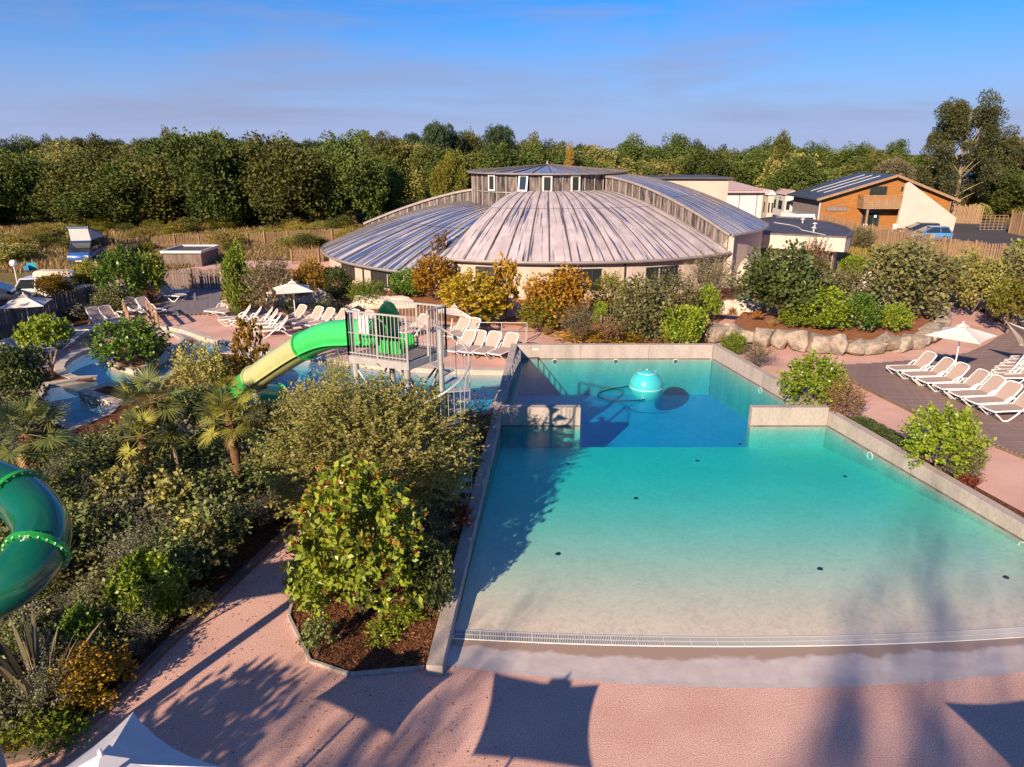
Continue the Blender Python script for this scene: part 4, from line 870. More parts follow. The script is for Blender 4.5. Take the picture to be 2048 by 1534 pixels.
for z, r in ((.8, 1.36), (1.5, .92)): MB().tube([(r * math.cos(t), r * math.sin(t), z) for t in np.linspace(0, 2 * math.pi, 20)], .05, 6).build('hoop', M['flange_green'], pg)
# --- small flat shed and green camp shelter
sd = thing('pump_shed', 'low flat roofed shed with white trim behind the paling fence', 'shed', tuple(G(365, 534).xy) + (0,)); w = 3.2
MB().box((0, 2.0, .55), (w * .95, 3.6, 1.1)).build('wall', M['timber_grey'], sd); MB().box((0, 2.0, 1.14), (w, 3.9, .06)).build('roof', M['roof_membrane'], sd)
for p, d in (((0, .05, 1.2), (w + .1, .12, .2)), ((0, 3.95, 1.2), (w + .1, .12, .2)), ((-w / 2, 2, 1.2), (.12, 3.78, .2)), ((w / 2, 2, 1.2), (.12, 3.78, .2))): MB().box(p, d).build('parapet', M['white_paint'], sd)
tn_ = thing('dome_tent', 'lime green tunnel tent pitched beyond the dome roof', 'tent', (AT(850, 405, 92).x, 92, 0), R(20))
b = MB(); vs = []; 
for j, (x, s) in enumerate(((-3.2, .2), (-2.4, .8), (-1, 1.05), (.6, 1.1), (2.2, .95), (3.2, .3))):
    for k in range(9): t = math.pi * k / 8; vs.append((x, math.cos(t) * 1.9 * s, math.sin(t) * 2.1 * s))
b.add(vs, [(j * 9 + k, j * 9 + k + 1, j * 9 + k + 10, j * 9 + k + 9) for j in range(5) for k in range(8)]); b.build('fly', M['lime'], tn_, True)
for x, s in ((-2.4, .8), (.6, 1.1), (2.2, .95)): MB().tube([(x, math.cos(t) * 1.92 * s, math.sin(t) * 2.13 * s) for t in np.linspace(0, math.pi, 12)], .05, 5).build('pole', M['dark_metal'], tn_)
# ================================================================== SITE OBJECTS
random.seed(33)
# --- sun loungers
def make_lounger(sling='sling'):
    t = thing('sun_lounger', 'x', 'sun lounger'); W = .33
    side = smooth([(0, -.93, .30), (0, -.80, .20), (0, -.62, .045), (0, -.50, .03), (0, -.36, .06), (0, -.05, .30), (0, .22, .52), (0, .36, .56), (0, .48, .50), (0, .60, .34)], 4)
    for s in (-1, 1):
        MB().tube([(s * (W + .03), p.y, p.z) for p in side], .026, 6).build('armrest', M['white_resin'], t, True)
        MB().tube(smooth([(s * W, .35, .34), (s * (W + .02), .55, .22), (s * (W + .02), .74, .04), (s * W, .86, .03)], 3), .024, 6).build('leg', M['white_resin'], t, True)
    loop = [(-W, .28, .36), (-W, -.80, .37), (-W * .8, -.94, .35), (W * .8, -.94, .35), (W, -.80, .37), (W, .28, .36)]
    MB().tube(smooth(loop, 3), .028, 6).build('seat_frame', M['white_resin'], t, True)
    MB().box((0, -.31, .372), (W * 1.92, 1.18, .018)).build('seat_sling', M[sling], t)
    bl = [(-W, .26, .37), (-W, .62, .80), (-W * .75, .74, .96), (W * .75, .74, .96), (W, .62, .80), (W, .26, .37)]
    MB().tube(smooth(bl, 3), .028, 6).build('back_frame', M['white_resin'], t, True)
    a = math.atan2(.59, .48); MB().box((0, .495, .66), (W * 1.9, .72, .018), Matrix.Rotation(a, 3, 'X')).build('back_sling', M[sling], t)
    for y in (-.75, .0): MB().bar((-W, y, .34), (W, y, .34), .03, .03).build('cross_bar', M['white_resin'], t)
    return t
LP = make_lounger(); used = [False]
def lounger(foot, ang, label, group, z=0.0, zf=.36):
    g = G(foot[0], foot[1], z + zf); d = Vector((math.sin(R(ang)), math.cos(R(ang)), 0)); c = g + d * .94
    o = LP if not used[0] else copy_tree(LP); used[0] = True
    o.location = (c.x, c.y, z + .003); o.rotation_euler = (0, 0, -R(ang) + random.uniform(-.03, .03)); o['label'] = label; o['group'] = group; return o
ORD = ['first', 'second', 'third', 'fourth', 'fifth', 'sixth', 'seventh', 'eighth']
def row(pts, ang, label, group, z=0.0):
    for i, p in enumerate(pts): lounger(p, ang + random.uniform(-5, 5), label % ORD[i], group, z)
row([(1783, 737), (1814, 749), (1843, 761), (1877, 774), (1909, 788), (1941, 802), (1976, 818)], 82, '%s taupe sun lounger from the boulder wall in the front sun deck row', 'front row on the sun deck', .16)
row([(1991, 752), (1996, 745), (2003, 738), (2012, 731), (2021, 724), (2032, 717)], 84, '%s white sun lounger from the tilted parasol pole in the rear sun deck row', 'rear row on the sun deck', .16)
row([(901, 702), (929, 704), (957, 706), (987, 708)], 28, '%s taupe sun lounger from the tower in the row ending at the wave pool wall', 'loungers beside the wave pool wall')
row([(893, 672), (912, 674)], 35, '%s white sun lounger from the tower under the slumped parasol', 'loungers under the drooping parasol')
row([(437, 638), (459, 640), (481, 642), (490, 647), (497, 653), (508, 661)], 75, '%s white sun lounger from the grey deck in the fanned terrace row', 'fanned row on the pink terrace')
row([(556, 643), (590, 647), (612, 650), (637, 651), (661, 653), (689, 655), (716, 657), (800, 664)], 42, '%s white sun lounger from the pointed rock in the row along the flax plants', 'row along the flax plants')
row([(418, 623), (440, 625)], 18, '%s sun lounger from the deck fence side of the pair at the grey deck edge', 'pair beside the grey deck')
row([(222, 645), (249, 641), (262, 624), (294, 623), (323, 622)], -58, '%s white sun lounger from the fence parasol in the shaded group below the board fence', 'shaded loungers below the board fence')
row([(183, 657), (165, 665), (152, 675), (142, 684)], -100, '%s white sun lounger from the board fence behind the small umbrella shaped tree', 'loungers behind the small tree')
row([(71, 715), (82, 709), (104, 701)], -78, '%s white sun lounger from the dark lagoon bush in the corner row', 'corner loungers by the fence parasol')
row([(371, 583), (366, 591)], -75, '%s white sun lounger from the back fence lying on the grey timber deck', 'loungers on the grey deck', .12)
# --- parasols
def make_parasol(label, loc, rz, tilt=(0, 0), h=2.45, s=.95, pole_h=None, canvas='canvas'):
    t = thing('parasol', label, 'parasol', loc, rz); t.rotation_euler = (tilt[0], tilt[1], rz); ze = h - .42
    if tilt == (0, 0): MB().box((0, 0, .04), (.55, .55, .08)).build('base', M['white_paint'], t, bev=.02)
    MB().tube([(0, 0, 0), (0, 0, h - .03)], .024, 8).build('pole', M['white_resin'], t)
    n = 6
    for k in range(4):
        a = math.pi / 2 * k; ca, sa = math.cos(a), math.sin(a); vs = []; fs = []
        for j in range(n + 1):
            r = j / n
            for i in range(n + 1):
                u = -1 + 2 * i / n; inset = .10 * (1 - u * u) * r ** 2; x = u * s * r; y = s * r - inset; z = h - .42 * r - .07 * r * (1 - r) * 2 - .03 * (1 - u * u) * r
                vs.append((x * ca - y * sa, x * sa + y * ca, z))
        for j in range(n):
            for i in range(n): q = j * (n + 1) + i; fs.append((q, q + 1, q + n + 2, q + n + 1))
        MB().add(vs, fs).build('canopy_panel', M[canvas], t, True)
        MB().tube([(0, 0, h - .05), ((ca - sa) * s, (ca + sa) * s, ze - .01)], .010, 5).build('rib', M['white_resin'], t)
        MB().tube([(0, 0, h - .62), ((ca - sa) * s * .48, (ca + sa) * s * .48, h - .25)], .009, 5).build('strut', M['white_resin'], t)
    b = MB(); b.add([(0, 0, h + .08)] + [(math.cos(math.pi / 4 + math.pi / 2 * k) * .28, math.sin(math.pi / 4 + math.pi / 2 * k) * .28, h - .05) for k in range(4)], [(0, 1, 2), (0, 2, 3), (0, 3, 4), (0, 4, 1)]); b.build('vent_cap', M[canvas], t)
    MB().lathe([(.0, .10), (.025, .08), (.03, .03), (.03, 0)], 8, (0, 0, h + .05)).build('finial', M['white_resin'], t)
    return t
make_parasol('cream square parasol standing over the front deck loungers', G(1902, 771, .16), R(42))
make_parasol('cream parasol tilted far over the rear deck loungers', G(2003, 764, .16), R(30), (R(10), R(38)))
make_parasol('cream parasol in the fence corner beside the board fence', G(68, 690), R(20))
make_parasol('pink lit cream parasol on a thin white pole among the terrace loungers', G(593, 655), R(22))
make_parasol('half lowered cream parasol slumped over two loungers behind the tower', G(900, 668), R(15), (R(-8), R(12)), 1.45, .85)
pa = AT(203, 1520, 6.3); make_parasol('grey white square parasol close below, seen from above at the path edge', (pa.x, pa.y, 0), R(45) - math.atan2(.5, 1.2) * -1 + R(-8), h=pa.z, s=.86, canvas='canvas_grey')
pb = Vector((.62, 10.05, 0)) - 6.0 * Vector((math.sin(SUN_AZ), math.cos(SUN_AZ), 0)); make_parasol('square parasol whose shadow falls on the pink paving by the pool apron', pb, R(-9), h=3.0)
pc = G(2120, 1480) - 4.95 * Vector((math.sin(SUN_AZ), math.cos(SUN_AZ), 0)); make_parasol('square parasol on the front terrace beyond the pool beach end', pc, R(8), h=2.6, s=1.15)
# --- wave ball
bp_ = G(1292, 776, ZW); rb0 = .665
wb = thing('wave_ball', 'glossy turquoise ball with white ring lines floating in the deep water', 'ball', (bp_.x, bp_.y, ZW + .10))
prof_ = [(rb0 * math.sin(t), rb0 * math.cos(t)) for t in np.linspace(.02, 2.6, 26)]; MB().lathe(prof_[::-1], 40).build('shell', M['ball_turq'], wb, True)
for z in (.56, -.02): r_ = math.sqrt(rb0 ** 2 - z ** 2) + .004; MB().tube([(r_ * math.cos(a), r_ * math.sin(a), z) for a in np.linspace(0, 2 * math.pi, 41)[:-1]], .013, 6, closed=True).build('ring', M['white_paint'], wb, True)
MB().lathe([(.0, .03), (.025, .025), (.04, 0), (.05, -.02)], 12, (0, 0, rb0)).build('lifting_eye', M['white_paint'], wb)
hp = smooth(GP([(1262, 771), (1247, 774), (1222, 778), (1200, 785), (1196, 791), (1206, 797), (1235, 801), (1268, 801), (1290, 799)], ZW + .02), 5); tag(MB().tube(hp, .022, 6).build('tether_hose', M['black'], sm=True), 'black hose curling on the water beside the turquoise ball', 'hose')
# --- pool inlets and wall lights
def on_floor(px, py):
    z = -.3
    for _ in range(20): p = G(px, py, z); z = floor_z(p.x, p.y)
    return p
for px, py in ((1116, 1108), (1272, 997), (1135, 928), (1690, 953), (1640, 1138), (2012, 1155), (1395, 922), (1480, 858 + 30)):
    p = on_floor(px, py); tag(MB().lathe([(.0, .03), (.045, .025), (.07, .0)], 12).build('pool_inlet', M['black'], loc=(p.x, p.y, p.z)), 'small dark round inlet nozzle on the sandy pool floor', 'inlet', 'inlets on the pool floor')
for px, py in ((1110, 720), (1232, 718), (1352, 718)):
    p = AT(px, py, 31.55); l = tag(MB().tube([(.12 * math.cos(a), 0, .12 * math.sin(a)) for a in np.linspace(0, 2 * math.pi, 17)[:-1]], .025, 6, closed=True).build('pool_light', M['white_paint'], loc=(p.x, 31.575, -.16)), 'round white ringed light set in the rear pool wall', 'light', 'lights in the rear wall'); MB().lathe([(0, 0), (.11, 0)], 12).build('lens', M['glass_car'], l).rotation_euler = (R(90), 0, 0)
for y in (27.5, 21.0, 15.5):
    x = wr(y) - .165; l = tag(MB().tube([(0, .12 * math.cos(a), .12 * math.sin(a)) for a in np.linspace(0, 2 * math.pi, 17)[:-1]], .025, 6, closed=True).build('pool_light', M['white_paint'], loc=(x, y, -.18)), 'round white ringed light set in the slanting right hand pool wall beside the hedge', 'light', 'lights in the side wall'); l.rotation_euler = (0, 0, R(11.5))
pl = G(1071, 695, .5); tag(MB().box((0, 0, 0), (.28, .015, .09)).build('depth_sign', M['white_paint'], loc=(pl.x, 31.59, .42)), 'tiny white depth plate fixed on the rear pool wall', 'sign')
# --- handrails
def handrail(label, pts, h, n, m='galv', mid=True, r=.025, base=None):
    t = thing('handrail', label, 'railing', pts[0]); o = -Vector(pts[0]); up = Vector((0, 0, h)); P = [Vector(p) + o for p in pts]
    MB().tube([p + up for p in P], r, 6).build('top_rail', M[m], t)
    if mid: MB().tube([p + up * .5 for p in P], r * .7, 6).build('mid_rail', M[m], t)
    for a, b in zip(P[:-1], P[1:]):
        k = max(1, n)
        for i in range(k + 1): q = a + (b - a) * i / k; MB().tube([q - Vector((0, 0, base or 0)), q + up], r, 6).build('post', M[m], t)
    return t
ra0, ra1 = G(1010, 806, ZW), G(1040, 738, ZW); hr = handrail('steel handrail stepping along the inside of the left pool wall', [ra0, ra1], .88, 7, 'galv', base=.6)
MB().tube([Vector((ra1.x - ra0.x, ra1.y - ra0.y, .88)), Vector((1.0, 31.6 - ra0.y, .05))], .022, 6).build('end_rail', M['galv'], hr)
handrail('grey handrail along the ramp behind the rear pool wall', [G(953, 678), G(1054, 679)], .85, 2, 'galv', False); handrail('short sloping handrail leading down the ramp to the pool wall', [G(1052, 682), G(1036, 694)], .8, 1, 'galv', False)
for pts, lb in (([(258, 652), (274, 630)], 'left'), ([(300, 650), (320, 656)], 'right')):
    pass
def wood_rail(label, a, b):
    a = G(*a); b = G(*b); t = thing('bridge_rail', label, 'railing', a); d = b - a
    for k in (0, .5, 1): MB().bar(d * k, d * k + Vector((0, 0, 1.05)), .09, .09).build('post', M['timber_warm'], t)
    for z in (1.0, .68, .36): MB().bar(Vector((0, 0, z)), d + Vector((0, 0, z)), .05, .11).build('rail', M['timber_warm'], t)
wood_rail('pale timber bridge rail nearer the island bush', (262, 664), (252, 640)); wood_rail('pale timber bridge rail beside the grey deck end', (318, 660), (298, 637))
for px, py in ((322, 600), (328, 597), (390, 606), (392, 603)): tag(MB().tube([(0, 0, 0), (.0, 0, .55)], .03, 6).build('ladder_post', M['steel'], loc=G(px, py)), 'short pale post standing at the edge of the grey deck', 'post', 'posts at the grey deck')
# --- slide tower
ZB, ZP = 3.70, 3.88
FLc, FRc, RRc = G(699, 723, ZB), G(816, 739, ZB), G(893, 711, ZB); RLc = FLc + RRc - FRc
tw0 = (FLc + RRc) / 2; tw = thing('slide_tower', 'galvanised steel slide tower with railed platform and spiral stair above the shrubs', 'slide tower', (tw0.x, tw0.y, 0)); to = -Vector((tw0.x, tw0.y, 0))
K = [p + to for p in (FLc, FRc, RRc, RLc)]; Z = lambda p, z: Vector((p.x, p.y, z))
ctr = Vector((0, 0, 0))
for i in range(4):
    a, b = K[i], K[(i + 1) % 4]; MB().bar(Z(a, ZB + .08), Z(b, ZB + .08), .06, .2).build('edge_beam', M['galv'], tw)
    p = Z(a, 0) * .88; MB().tube([Z(p, -.1), Z(p, ZB)], .085, 10).build('leg', M['galv'], tw, True)
    MB().tube([Z(a * .88, ZB - .15), Z((a * .88 + b * .88) / 2, 2.55)], .03, 6).build('brace', M['galv'], tw); MB().tube([Z(b * .88, ZB - .15), Z((a * .88 + b * .88) / 2, 2.55)], .03, 6).build('brace', M['galv'], tw)
e1 = K[1] - K[0]; e2 = K[3] - K[0]; npl = 13
for i in range(npl):
    a = K[0] + e1 * .02 + e2 * ((i + .5) / npl); MB().bar(Z(a, ZP), Z(a + e1 * .96, ZP), e2.length / npl - .012, .035).build('plank', M['deck_grey'], tw)
def rail(a, b, posts=True, gate=None, n=12):
    top, midz = ZP + 1.18, ZP + .62; r = MB().bar(Z(a, top), Z(b, top), .045, .045).bar(Z(a, midz), Z(b, midz), .03, .02).bar(Z(a, ZP + .08), Z(b, ZP + .08), .03, .03).build('railing', M['galv'], tw)
    for i in range(n + 1): p = a + (b - a) * i / n; MB().bar(Z(p, ZP + .02), Z(p, top), .016, .016).build('baluster', M['galv'], r)
    for p in (a, (a + b) / 2, b): MB().bar(Z(p, ZB - .02), Z(p, top + .02), .05, .05).build('post', M['galv'], tw)
rail(K[0], K[1], n=16); rail(K[3], K[2], n=16); rail(K[2], K[2] + (K[1] - K[2]) * .48, n=7); rail(K[0], K[0] + (K[3] - K[0]) * .12, n=2); rail(K[3], K[3] + (K[0] - K[3]) * .12, n=2)
sp = K[0] + e1 * .22; MB().box(Z(sp, ZP + .85) + e2.normalized() * .03 + e1 * .05, (.36, .02, .50), Matrix.Rotation(math.atan2(e1.y, e1.x), 3, 'Z')).build('notice_board', M['white_paint'], tw)
# spiral stair
sc0 = Z(K[1], 0) + (K[2] - K[1]) * .16 + e1.normalized() * .78; sc0.z = 0; NS = 19; a0 = math.atan2(K[2].y - sc0.y, K[2].x - sc0.x) + R(20); SR = .72
MB().tube([Z(sc0, 0), Z(sc0, ZP + .9)], .06, 10).build('stair_column', M['galv'], tw, True); hel = []
for i in range(NS):
    a = a0 - R(27) * i; z = ZP - .2 * (i + 1) + .02
    if z < .05: break
    q = lambda r, t, zz: Vector((sc0.x + r * math.cos(t), sc0.y + r * math.sin(t), zz)); w = R(15)
    MB().add([q(.05, a, z), q(SR, a - w, z), q(SR, a + w, z), q(.05, a, z + .03), q(SR, a - w, z + .03), q(SR, a + w, z + .03)], [(0, 2, 1), (3, 4, 5), (1, 2, 5, 4), (0, 1, 4, 3), (2, 0, 3, 5)]).build('stair_tread', M['galv'], tw)
    for dt in (-w * .5, w * .5): hp_ = q(SR, a + dt, z); MB().tube([hp_, hp_ + Vector((0, 0, 1.0 - .1 * (dt > 0) + .05))], .010, 5).build('stair_baluster', M['galv'], tw)
    hel.append(q(SR, a, z + 1.05))
MB().tube(smooth(hel, 3), .028, 8).build('stair_handrail', M['galv'], tw, True)
# --- green tube slide
sl_pts = [AT(752, 666, 19.0), AT(705, 667, 19.3), AT(655, 672, 19.8), AT(610, 691, 20.4), AT(560, 722, 21.2), AT(509, 757, 22.0), AT(475, 783, 22.5), AT(448, 803, 23.0), Vector((-9.55, 24.3, .75)), Vector((-9.2, 25.6, .28)), Vector((-8.9, 26.3, .05))]
cl = smooth(sl_pts, 6); ts = thing('tube_slide', 'bright green tube slide with one yellow green section dropping from the tower to the lagoon', 'water slide', (sl_pts[3].x, sl_pts[3].y, 0)); so = -Vector((sl_pts[3].x, sl_pts[3].y, 0)); RT = .40
def tsec(i0, i1, m, rad, t, o, c=cl):
    s_ = MB().tube([p + o for p in c[i0:i1 + 1]], rad, 24, cap=False).build('tube_section', M[m], t, True); return s_
for i0, i1, m in ((0, 18, 'green_light'), (18, 30, 'beige_gloss'), (30, len(cl) - 1, 'green_gloss')):
    s_ = tsec(i0, i1, m, RT, ts, so); pts = cl[i0:i1 + 1]
    for sgn in (-1, 1):
        b = MB(); rows = []
        for j, p in enumerate(pts):
            d = (pts[min(j + 1, len(pts) - 1)] - pts[max(j - 1, 0)]).normalized(); h = d.cross(Vector((0, 0, 1))).normalized() * sgn; dn = d.cross(h) * (1 if d.cross(h).z < 0 else -1); q = (h * .88 + dn * .48).normalized(); rows += [p + so + q * (RT - .01) + Vector((0, 0, .02)), p + so + q * (RT + .065) + Vector((0, 0, .02)), p + so + q * (RT + .065) - Vector((0, 0, .02)), p + so + q * (RT - .01) - Vector((0, 0, .02))]
        for j in range(len(pts) - 1):
            for k in range(4): b.f.append((4 * j + k, 4 * j + (k + 1) % 4, 4 * j + 4 + (k + 1) % 4, 4 * j + 4 + k))
        b.v = [tuple(v) for v in rows]; b.build('seam_flange', M[m], s_)
for i, m in ((18, 'green_gloss'), (30, 'beige_gloss'), (42, 'green_gloss'), (len(cl) - 2, 'green_gloss')):
    d = (cl[i + 1] - cl[i - 1]).normalized() * .03; f_ = MB().tube([cl[i] + so - d, cl[i] + so + d], RT + .055, 24).build('joint_flange', M[m], ts, True)
# slide mouth on the platform
d0 = (cl[0] - cl[3]).normalized(); d0.z = 0; d0.normalize(); mc = cl[0] + so; sd_ = Vector((-d0.y, d0.x, 0)); vs = []; RAD = []
for j, (k, w) in enumerate(((0, 1.0), (.12, 1.12), (.34, 1.5), (.36, 1.62))):
    for i in range(20):
        a = 2 * math.pi * i / 20; x, z = math.cos(a) * RT * w, math.sin(a) * RT * w
        if z < -RT * .95: z = -RT * .95
        vs.append(mc + d0 * k + sd_ * x + Vector((0, 0, z + .08 * j)))
MB().add(vs, [(j * 20 + i, j * 20 + (i + 1) % 20, (j + 1) * 20 + (i + 1) % 20, (j + 1) * 20 + i) for j in range(3) for i in range(20)]).build('entry_hood', M['green_gloss'], ts, True)
zf = ZP + .02
for s in (-1, 1): MB().box(mc + d0 * .62 + sd_ * s * .40 + Vector((0, 0, zf + .17 - mc.z)), (.62, .06, .34), Matrix.Rotation(math.atan2(d0.y, d0.x), 3, 'Z')).build('entry_side', M['green_gloss'], ts)
MB().box(mc + d0 * .66 + Vector((0, 0, zf + .06 - mc.z)), (.62, .74, .12), Matrix.Rotation(math.atan2(d0.y, d0.x), 3, 'Z')).build('entry_seat', M['green_gloss'], ts)
for i in (30, 44): p = cl[i] + so; MB().tube([Vector((p.x, p.y, -.05)), Vector((p.x, p.y, p.z - RT + .02))], .11, 10).build('support', M['galv'], ts, True); MB().tube([p - Vector((.4, 0, RT - .1)), p - Vector((-.4, 0, RT - .1))], .05, 6).build('cradle', M['galv'], ts)
# --- dark green tube slide in the corner
c2 = smooth([G(-223, 917, 4.45), G(-83, 947, 4.35), G(-13, 969, 4.25), G(45, 998, 4.12), G(81, 1046, 3.97), G(77, 1097, 3.82), G(37, 1150, 3.65), G(-38, 1194, 3.45), G(-133, 1232, 3.2), G(-293, 1262, 2.8)], 6)
s2 = thing('enclosed_slide', 'dark blue green tube slide bending in the shady corner bed with bolted bright flanges', 'water slide', (c2[30].x, c2[30].y, 0)); o2 = -Vector((c2[30].x, c2[30].y, 0)); R2 = .365
for i0, i1 in ((0, 17), (17, 31), (31, len(c2) - 1)): tsec(i0, i1, 'tube_green', R2, s2, o2, c2)
for i in (17, 31):
    d = (c2[i + 1] - c2[i - 1]).normalized(); f_ = MB().tube([c2[i] + o2 - d * .035, c2[i] + o2 + d * .035], R2 + .055, 32).build('joint_flange', M['flange_green'], s2, True); a = d.cross(Vector((0, 0, 1))).normalized(); b_ = a.cross(d)
    for k in range(22):
        t = 2 * math.pi * k / 22; q = c2[i] + o2 + (a * math.cos(t) + b_ * math.sin(t)) * (R2 + .028); MB().tube([q - d * .055, q + d * .055], .014, 6).build('bolt', M['steel'], f_)
for i in (46, 4): p = c2[i] + o2; MB().tube([Vector((p.x, p.y, -.05)), Vector((p.x, p.y, p.z - R2))], .12, 10).build('support', M['galv'], s2, True)
# --- boulders
def rockmesh(seed, n=17):
    rnd = random.Random(seed); b = bmesh.new()
    for _ in range(n):
        v = Vector((rnd.gauss(0, 1), rnd.gauss(0, 1), rnd.gauss(0, 1))); v.normalize(); v = Vector([math.copysign(abs(c) ** .55, c) for c in v]) * rnd.uniform(.8, 1.0); b.verts.new(v * .5 + Vector((0, 0, .5)))
    bmesh.ops.convex_hull(b, input=b.verts[:]); 
    for v in [v for v in b.verts if not v.link_faces]: b.verts.remove(v)
    bmesh.ops.bevel(b, geom=b.edges[:], offset=.018, segments=1, affect='EDGES'); bmesh.ops.recalc_face_normals(b, faces=b.faces[:]); me = bpy.data.meshes.new('boulder'); b.to_mesh(me); b.free(); return me
RK = [rockmesh(i) for i in range(9)]
def boulders(t, path, wmin, wmax, h0, h1, dep=.9):
    P = [Vector((p[0], p[1], 0)) for p in path]; L = [0]
    for a, b in zip(P[:-1], P[1:]): L.append(L[-1] + (b - a).length)
    s = 0
    while s < L[-1]:
        w = random.uniform(wmin, wmax); m = min(s + w / 2, L[-1] - .01); i = max(k for k in range(len(L)) if L[k] <= m); i = min(i, len(P) - 2); d = (P[i + 1] - P[i]).normalized(); p = P[i] + d * (m - L[i]); nn = Vector((-d.y, d.x, 0))
        o = obj('boulder', random.choice(RK), M['boulder'], t); o.location = p + nn * dep * .35 - t.location; o.location.z = -.08; o.rotation_euler = (random.uniform(-.12, .05), random.uniform(-.08, .08), math.atan2(d.y, d.x) + random.uniform(-.15, .15) + random.choice((0, math.pi))); o.scale = (w * 1.12, dep * random.uniform(.9, 1.2), random.uniform(h0, h1)); s += w * .80
rw = thing('boulder_wall', 'curved retaining wall of big rough boulders holding up the mulch bed by the path', 'retaining wall', tuple(G(1650, 708).xy) + (0,)); boulders(rw, rb[:33], .8, 1.5, .85, 1.25, 1.0)
rw2 = thing('boulder_wall', 'row of squat boulders edging the far raised bed at the path fork', 'retaining wall', tuple(G(1985, 638).xy) + (0,)); boulders(rw2, GP([(1944, 612), (1986, 640), (2060, 673), (2180, 712)]), .55, .95, .75, 1.0, .8)
for px, py, s, lb in ((1436, 688, (1.3, 1.0, 1.15), 'large dark boulder at the corner of the raised bed beside the round bush'), (1478, 690, (1.1, .9, .95), 'flat faced boulder next to the large dark corner boulder')):
    p = G(px, py); o = tag(obj('boulder', RK[3 if px < 1450 else 5], M['boulder']), lb, 'boulder'); o.location = (p.x, p.y + .35, -.08); o.scale = s; o.rotation_euler = (0, 0, .4)
# cast rocks around the splash pools
def rocklump(label, px, py, w, d, h, seed, z=0.0, m='cast_rock'):
    rng_ = random.Random(seed); b = bmesh.new(); bmesh.ops.create_icosphere(b, subdivisions=3, radius=1)
    from mathutils import noise
    for v in b.verts: k = 1 + .35 * noise.noise(v.co * 1.3 + Vector((seed * 3.1, 0, 0))) + .14 * noise.noise(v.co * 3.5 + Vector((0, seed, 0))); v.co = v.co * k; v.co.z = max(v.co.z, -.15)
    me = bpy.data.meshes.new('cast_rock'); b.to_mesh(me); b.free(); g = G(px, py, z); o = tag(obj('cast_rock', me, M[m]), label, 'rock'); o.location = (g.x, g.y + d * .4, z); o.scale = (w / 2, d / 2, h)
rocklump('pointed grey cast rock behind the standing parasol', 556, 612, 1.9, 1.5, 1.15, 1); rocklump('broad grey cast rock ledge between parasol and yellow shrub', 620, 606, 3.0, 1.6, 1.05, 2); rocklump('long low white cast rock behind the slide tower railing', 760, 618, 4.6, 1.6, .8, 3); rocklump('grey cast rock mound between the two yellow shrubs', 1010, 634, 2.4, 1.6, .95, 4)
rocklump('warm cream sculpted rock spire against the dome eave', 1450, 566, 4.2, 2.4, 1.9, 5, 0); rocklump('second cream sculpted rock lump right of the spire', 1486, 570, 2.2, 2.0, 1.7, 6); rocklump('smooth white rock hump above the mulch bed', 1480, 628, 2.6, 1.5, .75, 7, .5); rocklump('rough white rock outcrop between the two large dark bushes', 1745, 598, 1.9, 1.6, 1.5, 8, .6); rocklump('pale rock flank lower between the dark bushes', 1760, 622, 1.2, 1.0, .8, 10, .6)
rocklump('purple grey cast rock behind the brown young shrub', 985, 640, 1.6, 1.2, .8, 11)
# --- fences
def fence(label, path, h, pw, gap, m='timber_grey', jit=.08, th=.03, rails=2, posts=2.2, name='paling_fence', lean=.02, cap=None):
    P = [Vector((p.x, p.y, 0)) for p in path]; t = thing(name, label, 'fence', P[0]); o0 = -P[0]; me = MB().box((0, 0, .5), (pw, th, 1), taper=.86).mesh('pale'); n = 0
    for a, b in zip(P[:-1], P[1:]):
        d = b - a; L = d.length; an = math.atan2(d.y, d.x); k = max(1, int(L / (pw + gap)))
        for i in range(k):
            if n >= 300: break
            o = obj('pale', me, M[m], t); q = a + d * ((i + .5) / k) + o0; o.location = q; o.rotation_euler = (random.uniform(-lean, lean), random.uniform(-lean, lean), an); o.scale = (random.uniform(.85, 1.1), 1, h * random.uniform(1 - jit, 1 + jit)); n += 1
        nn = Vector((-d.y, d.x, 0)).normalized() * .05
        for r_ in range(rails): z = h * (.22 + .56 * r_ / max(1, rails - 1)); MB().bar(a + o0 + nn + Vector((0, 0, z)), b + o0 + nn + Vector((0, 0, z)), .04, .06).build('rail', M[m], t)
        for i in range(int(L / posts) + 1): q = a + d * min(1, i * posts / L) + o0 - nn; MB().bar(q, q + Vector((0, 0, h * 1.06)), .1, .1).build('post', M[m], t)
    return t
fence('weathered dark board fence behind the corner parasol', GP([(-40, 688), (62, 660), (128, 640), (214, 612)]), 1.45, .16, .02, jit=.05, lean=.012)
fence('weathered board fence closing the back of the grey deck', GP([(322, 580), (442, 580)]), 1.42, .15, .02, 'timber_grey', .05)
fence('long pale chestnut paling fence crossing the dry meadow', GP([(240, 512), (300, 502), (400, 497), (530, 492), (683, 484)]), 1.35, .065, .045, 'timber_warm', .06)
fence('long grey paling fence between the shrub bank and the asphalt yard', GP([(1641, 468), (1708, 490), (1798, 506), (1893, 530), (2060, 556), (2200, 575)]), 2.15, .085, .045, 'timber_warm', .06)
fence('short paling fence left of the dome wall', GP([(584, 528), (648, 524)]), 1.15, .07, .05, 'timber_warm'); fence('upright timber screen panel between feathery shrub and flax', GP([(1199, 683), (1231, 680)]), 1.25, .12, .01, 'timber_warm', .02)
fence('low timber fence beside the annex windows', GP([(1700, 548), (1758, 552)]), 1.15, .1, .02, 'timber_warm'); fence('small remnant of paling fence between the right hand bushes', GP([(1924, 572), (1960, 575)]), 1.3, .09, .05, 'timber_grey')
